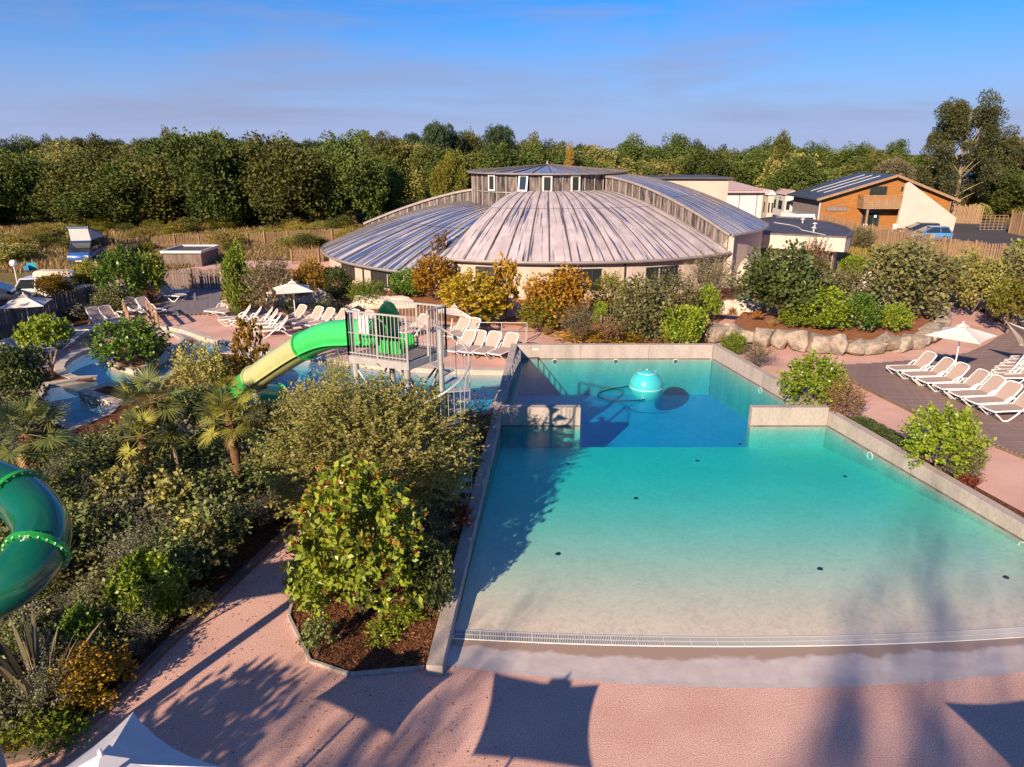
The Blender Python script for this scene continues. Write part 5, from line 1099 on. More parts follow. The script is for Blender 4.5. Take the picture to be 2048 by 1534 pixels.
fence('grey paling fence running from the clad house to the trees', GP([(1903, 446), (1962, 448)]), 2.3, .12, .03, 'timber_warm'); fence('tall rough paling fence at the right end of the yard', GP([(2018, 466), (2070, 477), (2150, 492)]), 2.4, .13, .03, 'timber_warm')
gd = thing('mesh_gate', 'pale metal mesh gate leaning in the asphalt yard', 'gate', tuple(G(1985, 461).xy) + (0,), -.1); gw, gh = 2.9, 1.75
for x in np.linspace(-gw / 2, gw / 2, 7): MB().bar((x, 0, .05), (x, 0, gh), .05, .05).build('bar', M['timber_warm'], gd)
for z in np.linspace(.1, gh, 6): MB().bar((-gw / 2, .03, z), (gw / 2, .03, z), .04, .04).build('crossbar', M['timber_warm'], gd)
# --- globe lamp
lp = thing('globe_lamp', 'globe lamp on a pale post beside the parked white car', 'street lamp', G(43, 604)); hgt = AT(30, 530, lp.location.y).z
MB().tube([(0, 0, 0), (0, 0, hgt - .1)], [.055, .04], 8).build('post', M['white_paint'], lp); MB().lathe([(.0, .22), (.13, .19), (.21, .08), (.22, 0), (.18, -.12), (.07, -.19)], 16, (0, 0, hgt + .1)).build('globe', M['white_resin'], lp, True)
# --- vehicles
def loft(secs, name, m, par):          # sections: list of rings of equal length
    b = MB(); n = len(secs[0]); b.v = [tuple(p) for s in secs for p in s]
    for i in range(len(secs) - 1):
        for k in range(n): b.f.append((i * n + k, i * n + (k + 1) % n, (i + 1) * n + (k + 1) % n, (i + 1) * n + k))
    b.f.append(tuple(range(n - 1, -1, -1))); b.f.append(tuple((len(secs) - 1) * n + k for k in range(n))); return b.build(name, M[m], par, True)
def car(label, loc, rz, L, W, H, col, belt=.95, kind='suv'):
    t = thing('parked_car' if kind != 'van' else 'camper_van', label, 'car' if kind != 'van' else 'van', loc, rz); hw = W / 2
    def sec(x, zb, zt, w): return [(x, -w, zb + .12), (x, -w * .92, zb), (x, w * .92, zb), (x, w, zb + .12), (x, w, zt - .18), (x, w * .90, zt), (x, -w * .90, zt), (x, -w, zt - .18)]
    hood = belt * (.92 if kind != 'van' else 1.0); loft([sec(-L / 2, .42, belt * .9, hw * .86), sec(-L / 2 + .12, .28, belt, hw * .96), sec(-L * .2, .25, belt + .02, hw), sec(L * .15, .25, belt, hw), sec(L * .34, .27, hood, hw * .98), sec(L / 2 - .12, .3, hood * .86, hw * .92), sec(L / 2, .42, hood * .72, hw * .8)], 'body', col, t)
    if kind == 'van': cs = [(-L / 2 + .05, .95), (-L / 2 + .15, 1), (L * .22, 1), (L * .38, .3)]
    else: cs = [(-L / 2 + .10, .12), (-L / 2 + .48, .93), (L * .02, 1.0), (L * .27, .05)]
    rings = []
    for x, k in cs: z = belt + (H - belt) * k; w = hw * (.93 - .16 * k); rings.append([(x, -hw * .93, belt - .03), (x, hw * .93, belt - .03), (x, w, z), (x, -w, z)])
    loft(rings, 'window_band', 'glass_car', t)
    zt = H; MB().box(((cs[1][0] + cs[2][0]) / 2, 0, zt - .02), (abs(cs[2][0] - cs[1][0]) + .15, hw * 1.5, .06)).build('roof', M[col], t, bev=.02)
    for s in (-1, 1):
        for x0, x1 in ((cs[1][0], cs[0][0] + .05), ((cs[1][0] + cs[2][0]) / 2, (cs[1][0] + cs[2][0]) / 2 - .04), (cs[2][0], cs[3][0] - .04)): MB().bar((x1, s * hw * .945, belt - .02), (x0, s * hw * .785, H - .04), .05, .07).build('pillar', M[col], t)
        for x in (-L * .31, L * .31):
            w = MB().tube([(x, s * (hw - .2), .34), (x, s * (hw + .012), .34)], .34, 18).build('wheel', M['tyre'], t, True); MB().tube([(x, s * (hw + .005), .34), (x, s * (hw + .02), .34)], .21, 14).build('rim', M['steel'], w)
        MB().box((L / 2 - .05, s * hw * .66, hood * .70), (.1, .34, .15)).build('headlight', M['white_paint'], t); MB().box((-L / 2 + .01, s * hw * .74, belt * .82), (.08, .2, .26)).build('tail_light', M['red_light'], t); MB().box((L * .2, s * (hw + .07), belt + .05), (.12, .16, .12)).build('mirror', M[col], t)
    MB().box((L / 2, 0, .40), (.08, W * .84, .2)).build('bumper', M['dark_metal'], t); MB().box((-L / 2, 0, .42), (.08, W * .84, .2)).build('bumper', M['dark_metal'], t); MB().box((L / 2 + .045, 0, .42), (.02, .5, .11)).build('number_plate', M['white_paint'], t)
    return t
cw = car('white estate car with a pale roof box parked by the globe lamp', tuple(G(84, 606).xy + Vector((.6, .8))) + (0,), R(8), 4.4, 1.82, 1.5, 'car_white')
rbx = MB(); loft([[(-1.1, -.35, 1.58), (-1.1, .35, 1.58), (-1.1, .3, 1.8), (-1.1, -.3, 1.8)], [(-.9, -.42, 1.55), (-.9, .42, 1.55), (-.9, .38, 1.92), (-.9, -.38, 1.92)], [(.9, -.42, 1.55), (.9, .42, 1.55), (.9, .36, 1.88), (.9, -.36, 1.88)], [(1.15, -.3, 1.58), (1.15, .3, 1.58), (1.15, .25, 1.7), (1.15, -.25, 1.7)]], 'roof_box', 'cast_rock', cw)
car('dark car at the left end of the road by the shrubs', tuple(G(-18, 618).xy + Vector((0, .6))) + (0,), R(20), 4.2, 1.75, 1.45, 'car_black')
vn = car('blue camper van with raised grey canvas pop top on the grass', tuple(G(141, 532).xy + Vector((.3, 2.2))) + (0,), R(-78), 4.7, 1.84, 1.85, 'car_blue', 1.1, 'van')
vb = MB(); vb.add([(-2.0, -.75, 1.9), (1.0, -.75, 1.9), (1.0, .75, 1.9), (-2.0, .75, 1.9), (-2.1, -.72, 2.15), (1.2, -.72, 2.95), (1.2, .72, 2.95), (-2.1, .72, 2.15)], [(0, 1, 5, 4), (1, 2, 6, 5), (2, 3, 7, 6), (3, 0, 4, 7)]); vb.build('pop_top_canvas', M['canvas_grey'], vn); MB().bar((-2.15, 0, 2.17), (1.3, 0, 2.99), 1.6, .08).build('pop_top_roof', M['car_blue'], vn)
car('dark estate car parked behind the paling fence by the sloping wall', (AT(1836, 470, 80).x, 80, 0), R(170), 4.3, 1.8, 1.5, 'car_black'); car('light blue hatchback parked in front of the dark estate car', (AT(1858, 470, 76).x, 76, 0), R(174), 4.0, 1.75, 1.5, 'car_lightblue')
cr2 = thing('camp_chair', 'turquoise folding camp chair with towels on the shaded grass', 'chair', tuple(G(64, 552).xy) + (0,), .4)
MB().box((0, 0, .42), (.7, .6, .06)).build('seat', M['dark_metal'], cr2); MB().box((.05, .3, .68), (.6, .06, .55), Matrix.Rotation(.2, 3, 'X')).build('backrest', M['ball_turq'], cr2)
for x in (-.32, .32):
    for y in (-.27, .27): MB().bar((x, y, 0), (x * .9, y * .9, .45), .04, .04).build('leg', M['steel'], cr2)
MB().box((-.25, .1, .6), (.3, .4, .4)).build('towel', M['car_lightblue'], cr2)
# ================================================================== PLANTING
random.seed(57)
# --- near bed
def at_plant(fol, px, py, D, label, sx, sz, mat, stem=None, **k): p = AT(px, py, D); return plant(k.pop('name', 'shrub'), label, k.pop('cat', 'shrub'), (p.x, p.y, k.pop('z', 0)), sx, sz, fol, mat, stem, **k)
PB('big_fine', 540, 768, 940, 1085, 'lf_olive', 'large billowing olive green shrub with tiny leaves below the slide tower', 'stem_fine', 'olive_shrub')
mg = PB('mag', 580, 945, 855, 1275, 'lf_magnolia', 'glossy large leaved magnolia with rusty new growth in the pointed bed', 'stem0', 'magnolia', 'shrub'); obj('new_leaves', PR['mag_tips'], M['lf_rust'], mg)
PB('dense0', 815, 1085, 905, 1240, 'lf_dark', 'dark rounded evergreen shrub squeezed between magnolia and pool wall'); PB('leafy0', 575, 1110, 680, 1232, 'lf_bright', 'low yellowish spindle shrub at the left foot of the magnolia'); PB('low1', 890, 1000, 945, 1085, 'lf_red', 'red leaved nandina against the pool wall')
PB('low2', 600, 1235, 665, 1320, 'lf_under', 'small weedy plant at the left corner of the pointed bed'); PB('low0', 770, 1210, 850, 1260, 'lf_bright', 'low bright green creeper beside the magnolia foot'); PB('low3', 720, 1255, 800, 1290, 'lf_magnolia', 'young magnolia sucker on the bark mulch', 'stem1')
PB('feather0', 885, 800, 1002, 905, 'lf_brown', 'reddish brown feathery shrub against the wave pool wall', 'stem_fine'); PB('shrub1', 835, 760, 905, 870, 'lf_dark', 'dark green shrub behind the right tower leg'); PB('feather0', 635, 715, 720, 800, 'lf_olive', 'airy olive shrub between tower leg and lagoon', 'stem_fine'); PB('fine0', 560, 760, 690, 900, 'lf_olive', 'loose olive shrub left of the slide tower under the tube', 'stem_fine')
PB('fine1', 780, 790, 905, 900, 'lf_olivedark', 'dusky small leaved shrub behind the big olive bush', 'stem_fine')
# --- shady bed at the left
PB('dense1', 228, 1108, 366, 1262, 'lf_bright', 'rounded dark green shrub with small glossy leaves near the timber edging', 'stem1'); PB('leafy1', 132, 1212, 205, 1305, 'lf_laurel', 'upright fresh green shrub left of the rounded one'); PB('shrub2', 95, 1305, 255, 1425, 'lf_orgreen', 'low golden green sprawling shrub on the dark mulch'); PB('low0', 0, 1420, 130, 1520, 'lf_bright', 'low bright creeper in the front corner of the shady bed'); PB('low3', 60, 1445, 175, 1515, 'lf_bright', 'small bright weedy clump beside the timber edging corner')
PB('leafy0', 410, 1060, 470, 1130, 'lf_bright', 'bright upright sapling by the timber edging'); PB('low2', 360, 1180, 430, 1245, 'lf_olive', 'pale leaved perennial at the edging middle')
fx = AT(35, 1330, 9.6); plant('flax', 'large bronze New Zealand flax with long straps under the dark slide', 'flax', (fx.x, 9.9, 0), 1.0, 1.15, 'flax0', 'lf_flax')
poly2 = [p.xy for p in b2]; kinds = [('low0', 'lf_under', 'low dusky shrub in the shady bed'), ('low1', 'lf_under2', 'grey leaved low shrub in the shady bed'), ('low2', 'lf_olivedark', 'olive low shrub in the shady bed'), ('low3', 'lf_under', 'broad leaved dusky low plant in the shady bed'), ('low4', 'lf_dark', 'dark low shrub in the shady bed'), ('feather0', 'lf_under2', 'feathery grey plant in the shady bed'), ('grass0', 'lf_under', 'tufted grass in the shady bed'), ('low2', 'lf_olive', 'pale olive low shrub in the shady bed')]
placed = []; tries = 0
while len(placed) < 215 and tries < 9000:
    tries += 1; px, py = random.uniform(-120, 600), random.uniform(850, 1530); g = G(px, py)
    if not inpoly(g.x, g.y, poly2) or g.y < 7: continue
    lim = .42 if g.y > 13 else .36
    if any((g.xy - q).length < lim for q in placed): continue
    if not inpoly(g.x + .35, g.y - .25, poly2) or (px < 330 and py < 905): continue
    dd = g.y; k = random.choice(kinds if dd > 12.5 else kinds[:6]); s = random.uniform(.42, .85) * (1 if dd > 13 else .62); hgt = s * random.uniform(.6, 1.05)
    placed.append(g.xy); plant('low_shrub' if 'grass' not in k[0] else 'grass_tuft', k[2], 'shrub' if 'grass' not in k[0] else 'grass', (g.x, g.y, -.02), s, hgt, k[0], k[1], 'stem_fine' if 'grass' not in k[0] else None, group='low planting of the shady bed')
poly1 = [p.xy for p in b1]; n1_ = 0; tries = 0
while n1_ < 34 and tries < 4000:
    tries += 1; px, py = random.uniform(560, 990), random.uniform(845, 1130); g = G(px, py)
    if not inpoly(g.x, g.y, poly1): continue
    k = random.choice(kinds); n1_ += 1; s = random.uniform(.35, .65); plant('low_shrub' if 'grass' not in k[0] else 'grass_tuft', k[2].replace('shady bed', 'tower bed'), 'shrub' if 'grass' not in k[0] else 'grass', (g.x, g.y, -.02), s, s * .8, k[0], k[1], 'stem_fine' if 'grass' not in k[0] else None, group='low planting of the tower bed')
# --- palms
def palm(label, px, py, D, n, rad, mat, seed, trunkr=.11, lean=0.0, dead=4):
    c = AT(px, py, D); t = thing('fan_palm', label, 'palm', (c.x, c.y, 0), seed); rnd = random.Random(seed); h = c.z
    b = MB(); prof = [(trunkr * 1.1, -.05)] + [(trunkr * (1 + .16 * math.sin(i * 2.4)), h * i / 14) for i in range(1, 14)] + [(trunkr * 1.35, h * .97), (.02, h * 1.02)]; b.lathe(prof, 12); b.build('trunk', M['palm_trunk'], t, True)
    for i in range(n):
        a = i * 2.399 + rnd.uniform(-.2, .2); k = (i + .5) / n; pitch = R(68) - R(112) * k + rnd.uniform(-.12, .12); o = obj('frond', rnd.choice(FR), M[mat], t); o.location = (0, 0, h); o.rotation_euler = (rnd.uniform(-.3, .3), -pitch, a); s = rad / 1.37 * rnd.uniform(.85, 1.1); o.scale = (s, s, s)
    for i in range(dead): o = obj('dead_frond', FR[0], M['lf_straw'], t); o.location = (0, 0, h * .96); o.rotation_euler = (0, R(62 + rnd.uniform(0, 16)), rnd.uniform(0, 6.28)); s = rad / 1.37 * .7; o.scale = (s, s * .6, s)
    return t
palm('big fan palm with grey green fronds above the dark corner slide', 52, 868, 14.6, 17, 1.12, 'lf_palm', 1, .13); palm('dark blue green fan palm beside the lagoon planter', 304, 800, 20.2, 17, 1.12, 'lf_palm', 2); palm('smaller bright fan palm between cordyline and dark fan palm', 283, 872, 18.0, 12, .82, 'lf_palmyel', 3); palm('yellow green fan palm with shaggy orange trunk in the shady bed', 462, 842, 17.6, 16, 1.02, 'lf_palmyel', 4, .12); palm('yellowish fan palm crown close under the tube slide end', 452, 792, 20.4, 11, .8, 'lf_palmyel', 5)
palm('half hidden fan palm at the left edge of the lagoon bushes', -40, 915, 15.5, 14, 1.0, 'lf_palm', 6)
def cordyline(label, px, py, D, s, fol, mat, rtr=.055, two=False):
    c = AT(px, py, D); t = thing('cordyline', label, 'palm', (c.x, c.y, 0)); MB().tube([(0, 0, -.05), (.03, 0, c.z * .5), (0, 0, c.z)], [rtr * 1.25, rtr, rtr * .8], 8).build('trunk', M['trunk_pale'], t, True); o = obj('leaf_head', PR[fol], M[mat], t); o.location = (0, 0, c.z); o.scale = (s, s, s)
    if two: o = obj('flower_spike', PR['grass0'], M['lf_olive'], t); o.location = (0, 0, c.z); o.scale = (.3, .3, .36)
cordyline('slender cordyline with arching straps on a bare pale trunk', 344, 868, 17.4, .62, 'cord', 'lf_palmyel', .06, True); cordyline('spiky blue green cordyline head below the slender one', 350, 985, 16.0, .50, 'cordblue', 'lf_palmblue', .07)
# --- round the lagoon
PB('shrub0', -30, 690, 92, 835, 'lf_dark', 'dense dark evergreen by the left lagoon edge'); PB('leafy1', -70, 790, 85, 890, 'lf_olivedark', 'loose dark shrub with pale flecks in front of the lagoon corner'); PB('umbel0', 50, 642, 142, 762, 'lf_bright', 'small umbrella shaped tree with bare forked trunk in the mulch planter', 'stem_tree', 'small_tree', 'tree', smat='trunk_pale')
PB('leafy0', 190, 640, 325, 748, 'lf_laurel', 'round glossy bush on the lagoon island', 'stem_tree', 'island_bush'); PB('grass0', 215, 712, 262, 742, 'lf_straw', 'orange dry grass tuft at the left island rim', None, 'grass_tuft', 'grass'); PB('grass0', 258, 716, 300, 745, 'lf_straw', 'second dry grass tuft on the island mulch', None, 'grass_tuft', 'grass'); PB('grass0', 292, 712, 328, 740, 'lf_brown', 'brown dry grass tuft at the right island rim', None, 'grass_tuft', 'grass')
PB('flax1', 222, 735, 290, 800, 'lf_palmyel', 'yellow striped flax in the triangular lagoon planter', None, 'flax', 'flax'); PB('grass0', 368, 655, 392, 690, 'lf_brown', 'dark brown reed tuft at the lagoon bend', None, 'grass_tuft', 'grass')
PB('fine0', 345, 688, 460, 830, 'lf_olive', 'pale olive loose shrub between lagoon and fan palms', 'stem_fine'); PB('shrub3', 330, 770, 450, 870, 'lf_dark', 'dark spreading shrub under the pale olive one'); PB('young0', 462, 640, 535, 770, 'lf_orgreen', 'tall thin sapling with rusty green leaves by the lagoon', 'stem_tree', 'sapling', 'tree'); PB('leafy1', 415, 715, 520, 810, 'lf_orgreen', 'loose rusty green shrub above the yellow palm'); PB('leafy0', 395, 755, 470, 830, 'lf_olive', 'olive leaved shrub left of the yellow palm crown'); PB('shrub1', 480, 800, 590, 930, 'lf_olivedark', 'dull olive shrub under the slide end'); PB('low4', 490, 880, 600, 1000, 'lf_under', 'dusky shrub at the top of the path'); PB('grass0', 520, 890, 560, 1000, 'lf_straw', 'straw coloured grass by the path end', None, 'grass_tuft', 'grass')
PB('shrub2', 130, 885, 240, 965, 'lf_under', 'dull brown green shrub in front of the lagoon bay'); PB('low3', 165, 850, 240, 885, 'lf_brown', 'brown bare groundcover mound at the bay rim')
# --- left terrace border
PB('shrub0', 75, 548, 150, 612, 'lf_orgreen', 'green shrub with orange tips above the board fence'); PB('shrub1', 140, 520, 215, 592, 'lf_yelgreen', 'yellow green shrub beside the camper van'); PB('leafy1', 195, 500, 290, 618, 'lf_laurel', 'tall green shrub behind the board fence end'); PB('leafy0', 260, 505, 330, 610, 'lf_bright', 'fresh green shrub next to the grey deck'); PB('shrub3', 190, 575, 260, 635, 'lf_olivedark', 'dusky shrub in the shade below the fence'); PB('low1', 130, 605, 200, 645, 'lf_under2', 'white flowered low shrub against the board fence'); PB('grass0', 270, 590, 325, 622, 'lf_straw', 'dry grass at the deck corner', None, 'grass_tuft', 'grass'); PB('grass1', -15, 640, 48, 705, 'lf_scrub', 'tall green gold grass clump in the fence corner', None, 'grass_tuft', 'grass'); PB('low2', 30, 590, 90, 640, 'lf_orgreen', 'low rusty hedge in front of the parked cars')
# --- middle band below the dome
MIDB = [('shrub0', 443, 490, 502, 640, 'lf_bright', 'tall bright green shrub right of the grey deck', 'stem0'), ('shrub1', 446, 548, 520, 636, 'lf_yellow', 'golden yellow shrub below the bright green one', 'stem1'), ('fine1', 488, 520, 592, 645, 'lf_greyolive', 'broad grey olive shrub left of the cast rocks', 'stem_fine'), ('leafy0', 588, 520, 655, 606, 'lf_orgreen', 'small tree with orange and green leaves before the dome wall', 'stem_tree'), ('dense0', 640, 530, 702, 604, 'lf_dark', 'clipped dark laurel ball at the dome wall', 'stem1'), ('fine0', 695, 560, 778, 616, 'lf_bright', 'soft green juniper like shrub below the dome window', 'stem_fine'), ('dense1', 780, 536, 852, 598, 'lf_laurel', 'rounded bright laurel below the left dome eave', 'stem1'), ('leafy1', 826, 512, 908, 605, 'lf_orange', 'orange gold shrub where the two dome roofs meet', 'stem0'), ('young0', 858, 470, 908, 580, 'lf_brown', 'thin brown sapling rising above the dome eave', 'stem_tree'),
 ('leafy0', 878, 546, 1008, 660, 'lf_yellow', 'large golden yellow shrub behind the slide tower', 'stem_tree'), ('young0', 978, 520, 1045, 650, 'lf_orgreen', 'sparse brownish shrub between the two big golden ones', 'stem_tree'), ('shrub2', 1043, 538, 1176, 660, 'lf_orange', 'large rounded amber shrub below the dome window', 'stem_tree'), ('leafy1', 1040, 600, 1120, 668, 'lf_yelgreen', 'yellow green foot shrub of the amber one', 'stem1'), ('feather0', 1118, 612, 1196, 700, 'lf_greyolive', 'feathery grey green shrub behind the rear pool wall', 'stem_fine'), ('fine1', 1178, 548, 1262, 640, 'lf_yelgreen', 'light green shrub before the dome wall', 'stem_fine'), ('shrub3', 1228, 556, 1335, 690, 'lf_olivedark', 'dark olive tree with visible trunk behind the rear pool wall', 'stem_tree'), ('fine0', 1288, 545, 1395, 660, 'lf_olivedark', 'dense olive shrub next to the dark olive tree', 'stem_fine'), ('dense0', 1322, 606, 1412, 696, 'lf_bright', 'round bright green bush at the rear pool corner', 'stem1'), ('young0', 1325, 480, 1360, 580, 'lf_olive', 'wispy thin sapling in front of the streaked roof', 'stem_tree'), ('feather0', 1372, 512, 1482, 610, 'lf_greyolive', 'pale twiggy shrub beside the cream rock spire', 'stem_fine'), ('leafy0', 1385, 570, 1440, 650, 'lf_bright', 'green shrub between round bush and twiggy shrub', 'stem1'),
 ('low0', 1200, 640, 1250, 700, 'lf_brown', 'brownish shrub behind the timber screen', 'stem_fine'), ('low2', 940, 600, 1010, 655, 'lf_yelgreen', 'yellow green groundcover below the golden shrub', None), ('low4', 1100, 660, 1200, 695, 'lf_orgreen', 'rusty low plants on top of the rear wall', None), ('grass0', 1075, 625, 1110, 672, 'lf_straw', 'dry grass clump before the amber shrub', None), ('low1', 1160, 660, 1280, 697, 'lf_orgreen', 'mixed low plants at the rear wall flax', None), ('shrub0', 1180, 600, 1215, 650, 'lf_bright', 'small bright shrub by the timber screen top', None)]
for f, x0, y0, x1, y1, m, lb, st in MIDB: PB(f, x0, y0, x1, y1, m, lb, st, 'shrub' if 'grass' not in f else 'grass_tuft', 'tree' if ('tree' in lb.split() or 'sapling' in lb.split()) else ('grass' if 'grass' in f else 'shrub'))
for px, py, s, lb in ((565, 640, .9, 'left'), (632, 640, .9, 'middle'), (675, 642, .8, 'right')): p = G(px, py - 8); plant('flax', 'spiky green flax behind the terrace loungers, ' + {'left': 'by the pointed rock', 'middle': 'next to the parasol pole', 'right': 'nearest the tower rail'}[lb], 'flax', (p.x, p.y + .8, 0), s, s * .75, 'flax0', 'lf_palm')
p = G(1262, 692); plant('flax', 'striped yellow flax by the rear pool wall', 'flax', (p.x, p.y + .4, 0), .85, .8, 'flax1', 'lf_palmyel')
# --- raised beds on the right
for f, x0, y0, x1, y1, m, lb, st, z in [('shrub1', 1480, 484, 1655, 655, 'lf_dark', 'very large dark evergreen oak in the raised bed', 'stem_tree', .6), ('fine0', 1590, 480, 1660, 600, 'lf_brown', 'beige brown shrub before the annex windows', 'stem_fine', .0), ('dense1', 1588, 570, 1702, 664, 'lf_bright', 'large bright yellow green laurel in the raised bed', 'stem1', .6), ('leafy0', 1560, 610, 1620, 660, 'lf_bright', 'small bright laurel shoot left of the large laurel', 'stem1', .6), ('shrub3', 1690, 584, 1765, 668, 'lf_laurel', 'mid green dense shrub next to the bright laurel', 'stem1', .6), ('leafy1', 1758, 608, 1822, 668, 'lf_bright', 'bright low shrub at the boulder bend', 'stem1', .6), ('shrub0', 1738, 482, 1905, 645, 'lf_olivedark', 'very large dusky olive shrub on the right of the raised bed', 'stem_tree', .6), ('fine1', 1640, 540, 1760, 630, 'lf_olivedark', 'olive shrub half hidden between the large bushes', 'stem_fine', .6), ('dense0', 1680, 510, 1742, 552, 'lf_bright', 'small bright round shrub by the low timber fence', None, 0), ('fine0', 1700, 452, 1748, 500, 'lf_olivedark', 'small dark tree before the long paling fence', 'stem_fine', 0),
 ('shrub2', 1905, 505, 2010, 625, 'lf_olive', 'olive shrub above the far boulder row', 'stem0', .5), ('shrub0', 1985, 490, 2110, 620, 'lf_olivedark', 'broad dull green shrub at the far right fence', 'stem0', .5), ('leafy0', 1985, 560, 2070, 660, 'lf_yelgreen', 'yellow green shrub above the right boulders', 'stem1', .5), ('leafy1', 2020, 480, 2090, 540, 'lf_bright', 'bright green shrub against the grey paling fence', None, 0), ('low3', 1865, 540, 1935, 610, 'lf_scrub', 'tawny grasses and shrubs at the path fork', None, 0), ('grass0', 1905, 585, 1945, 618, 'lf_straw', 'tawny dry grass clump at the fork mulch', None, 0), ('low1', 1455, 612, 1475, 640, 'lf_rust', 'small rust red mound shrub on the mulch by the white rock', None, .6), ('low1', 1502, 618, 1525, 645, 'lf_rust', 'orange red mound shrub beside the dry grass', None, .6), ('grass0', 1528, 618, 1560, 655, 'lf_straw', 'dry ornamental grass on the raised bed edge', None, .6), ('low2', 1650, 560, 1700, 600, 'lf_greyolive', 'grey shrub behind the bright laurel', None, .6)]: PB(f, x0, y0, x1, y1, m, lb, st, 'shrub' if 'grass' not in f else 'grass_tuft', 'grass' if 'grass' in f else ('tree' if 'oak' in lb or 'tree' in lb else 'shrub'), z)
# --- strip along the right pool wall
PB('dense1', 1443, 664, 1490, 712, 'lf_bright', 'small round bush at the rear right pool corner', 'stem1'); PB('feather0', 1480, 690, 1550, 742, 'lf_greyolive', 'grey twiggy low shrub behind the right pool wall', 'stem_fine'); PB('leafy1', 1568, 716, 1690, 835, 'lf_bright', 'full bright green bush behind the right pool wall beside the sun deck', 'stem0'); PB('fine0', 1650, 760, 1725, 850, 'lf_brown', 'brown small leaved shrub right of the bright deck bush', 'stem_fine'); PB('leafy0', 1820, 818, 1955, 965, 'lf_bright', 'leafy bright green bush between pool wall and sun deck', 'stem0'); PB('fine1', 1890, 880, 1965, 975, 'lf_olivedark', 'dark twiggy shrub under the leafy bush', 'stem_fine'); PB('low1', 1918, 945, 1960, 985, 'lf_red', 'small red leaved shrub below the leafy bush', None)  # separate brown leaved shrub overlaps the bright deck bush on its right
hd_ = thing('low_hedge', 'low clipped dark hedge along the right pool wall', 'hedge', tuple(G(1775, 885).xy) + (0,))
for i in range(9): p = G(1722 + i * 13, 852 + i * 7.0); o = obj('hedge_clump', PR['dense%d' % (i % 2)], M['lf_dark'], hd_); o.location = Vector((p.x + .05, p.y + .1, -.05)) - hd_.location; o.scale = (.42, .42, .17); o.rotation_euler = (0, 0, i)
# --- meadow: scrub shrubs and dry grass
scr = 0
for i in range(95):
    py = random.choice([random.uniform(440, 500), random.uniform(455, 540)]); px = random.uniform(-60, 720)
    if py > 505 and px > 250: continue
    if 60 < px < 240 and 500 < py: continue
    g = G(px, py); r = random.uniform(.8, 1.9); m = random.choice(['lf_scrub', 'lf_scrub', 'lf_yelgreen', 'lf_olive', 'lf_oak2']); fol = random.choice(['shrub0', 'fine0', 'fine1', 'shrub2']); plant('scrub_bush', 'bushy golden green scrub on the dry meadow', 'shrub', (g.x, g.y, -.05), r, r * random.uniform(.35, .6), fol, m, None, group='scrub of the dry meadow')
rng = np.random.default_rng(77); n = 52000; px = rng.uniform(-100, 790, n); py = 436 + 110 * rng.random(n) ** 1.5; gx = [G(a, b) for a, b in zip(px, py)]; P = np.array([(p.x, p.y, -.02) for p in gx]); keep = ~np.array([inpoly(p.x, p.y, resort) for p in gx]); P = P[keep]
D = rng.normal(size=P.shape) * .35; D[:, 2] = 1; tag(obj('meadow_grass', blades('meadow_grass', P, D, .35 + .5 * rng.random(len(P)), .035, M['lf_straw'], rng, 2, .25)), 'tall dry straw coloured grass covering the meadow', 'grass', kind='stuff')
n = 9000; pts = [(rng.uniform(1690, 1960), rng.uniform(488, 556)) for _ in range(n)]; gx = [G(a, b) for a, b in pts]; P = np.array([(p.x, p.y, -.02) for p in gx]); D = rng.normal(size=P.shape) * .4; D[:, 2] = 1
tag(obj('bank_grass', blades('bank_grass', P, D, .25 + .4 * rng.random(len(P)), .03, M['lf_scrub'], rng, 2, .25)), 'dry grass on the bank below the paling fence', 'grass', kind='stuff')
# bark chips on the near beds
n = 26000; q = []; 
while len(q) < n:
    a, b = rng.uniform(-60, 960), rng.uniform(1000, 1534); g = G(a, b)
    if inpoly(g.x, g.y, poly2) or inpoly(g.x, g.y, poly1): q.append((g.x, g.y, .045))
P = np.array(q); D = rng.normal(size=P.shape); D[:, 2] *= .25; V, F = leafverts(P, D, .05 + .05 * rng.random(n), .012, rng, .1, .7); leafmat('bark_chip', (.07, .028, .016), (.24, .12, .06), .0, .9, .1); tag(obj('bark_chips', qmesh('bark_chips', V, F, rng.random(n), M['bark_chip'])), 'loose brown bark chips strewn over the beds', 'mulch', kind='stuff')
q = []
while len(q) < 420:
    a, b = rng.uniform(200, 1000), rng.uniform(1040, 1534); g = G(a, b)
    if inpoly(g.x, g.y, poly2) or inpoly(g.x, g.y, poly1) or inpoly(g.x, g.y, pool_hole): continue
    dk_ = min(abs((a - 130) * .0 + (b - (1492 - (a - 130) * .958))), 400); 
    if rng.random() < math.exp(-dk_ / 90) or (b > 1330 and a > 560 and rng.random() < .25): q.append((g.x, g.y, .006))
P = np.array(q); D = rng.normal(size=P.shape); D[:, 2] = 0; V, F = leafverts(P, D, .04 + .03 * rng.random(len(P)), .013, rng, .25, .97); V[:, 2] = np.maximum(V[:, 2], .004); tag(obj('fallen_leaves', qmesh('fallen_leaves', V, F, rng.random(len(P)), M['bark_chip'])), 'scattered dry fallen leaves on the pink path', 'leaves', kind='stuff')
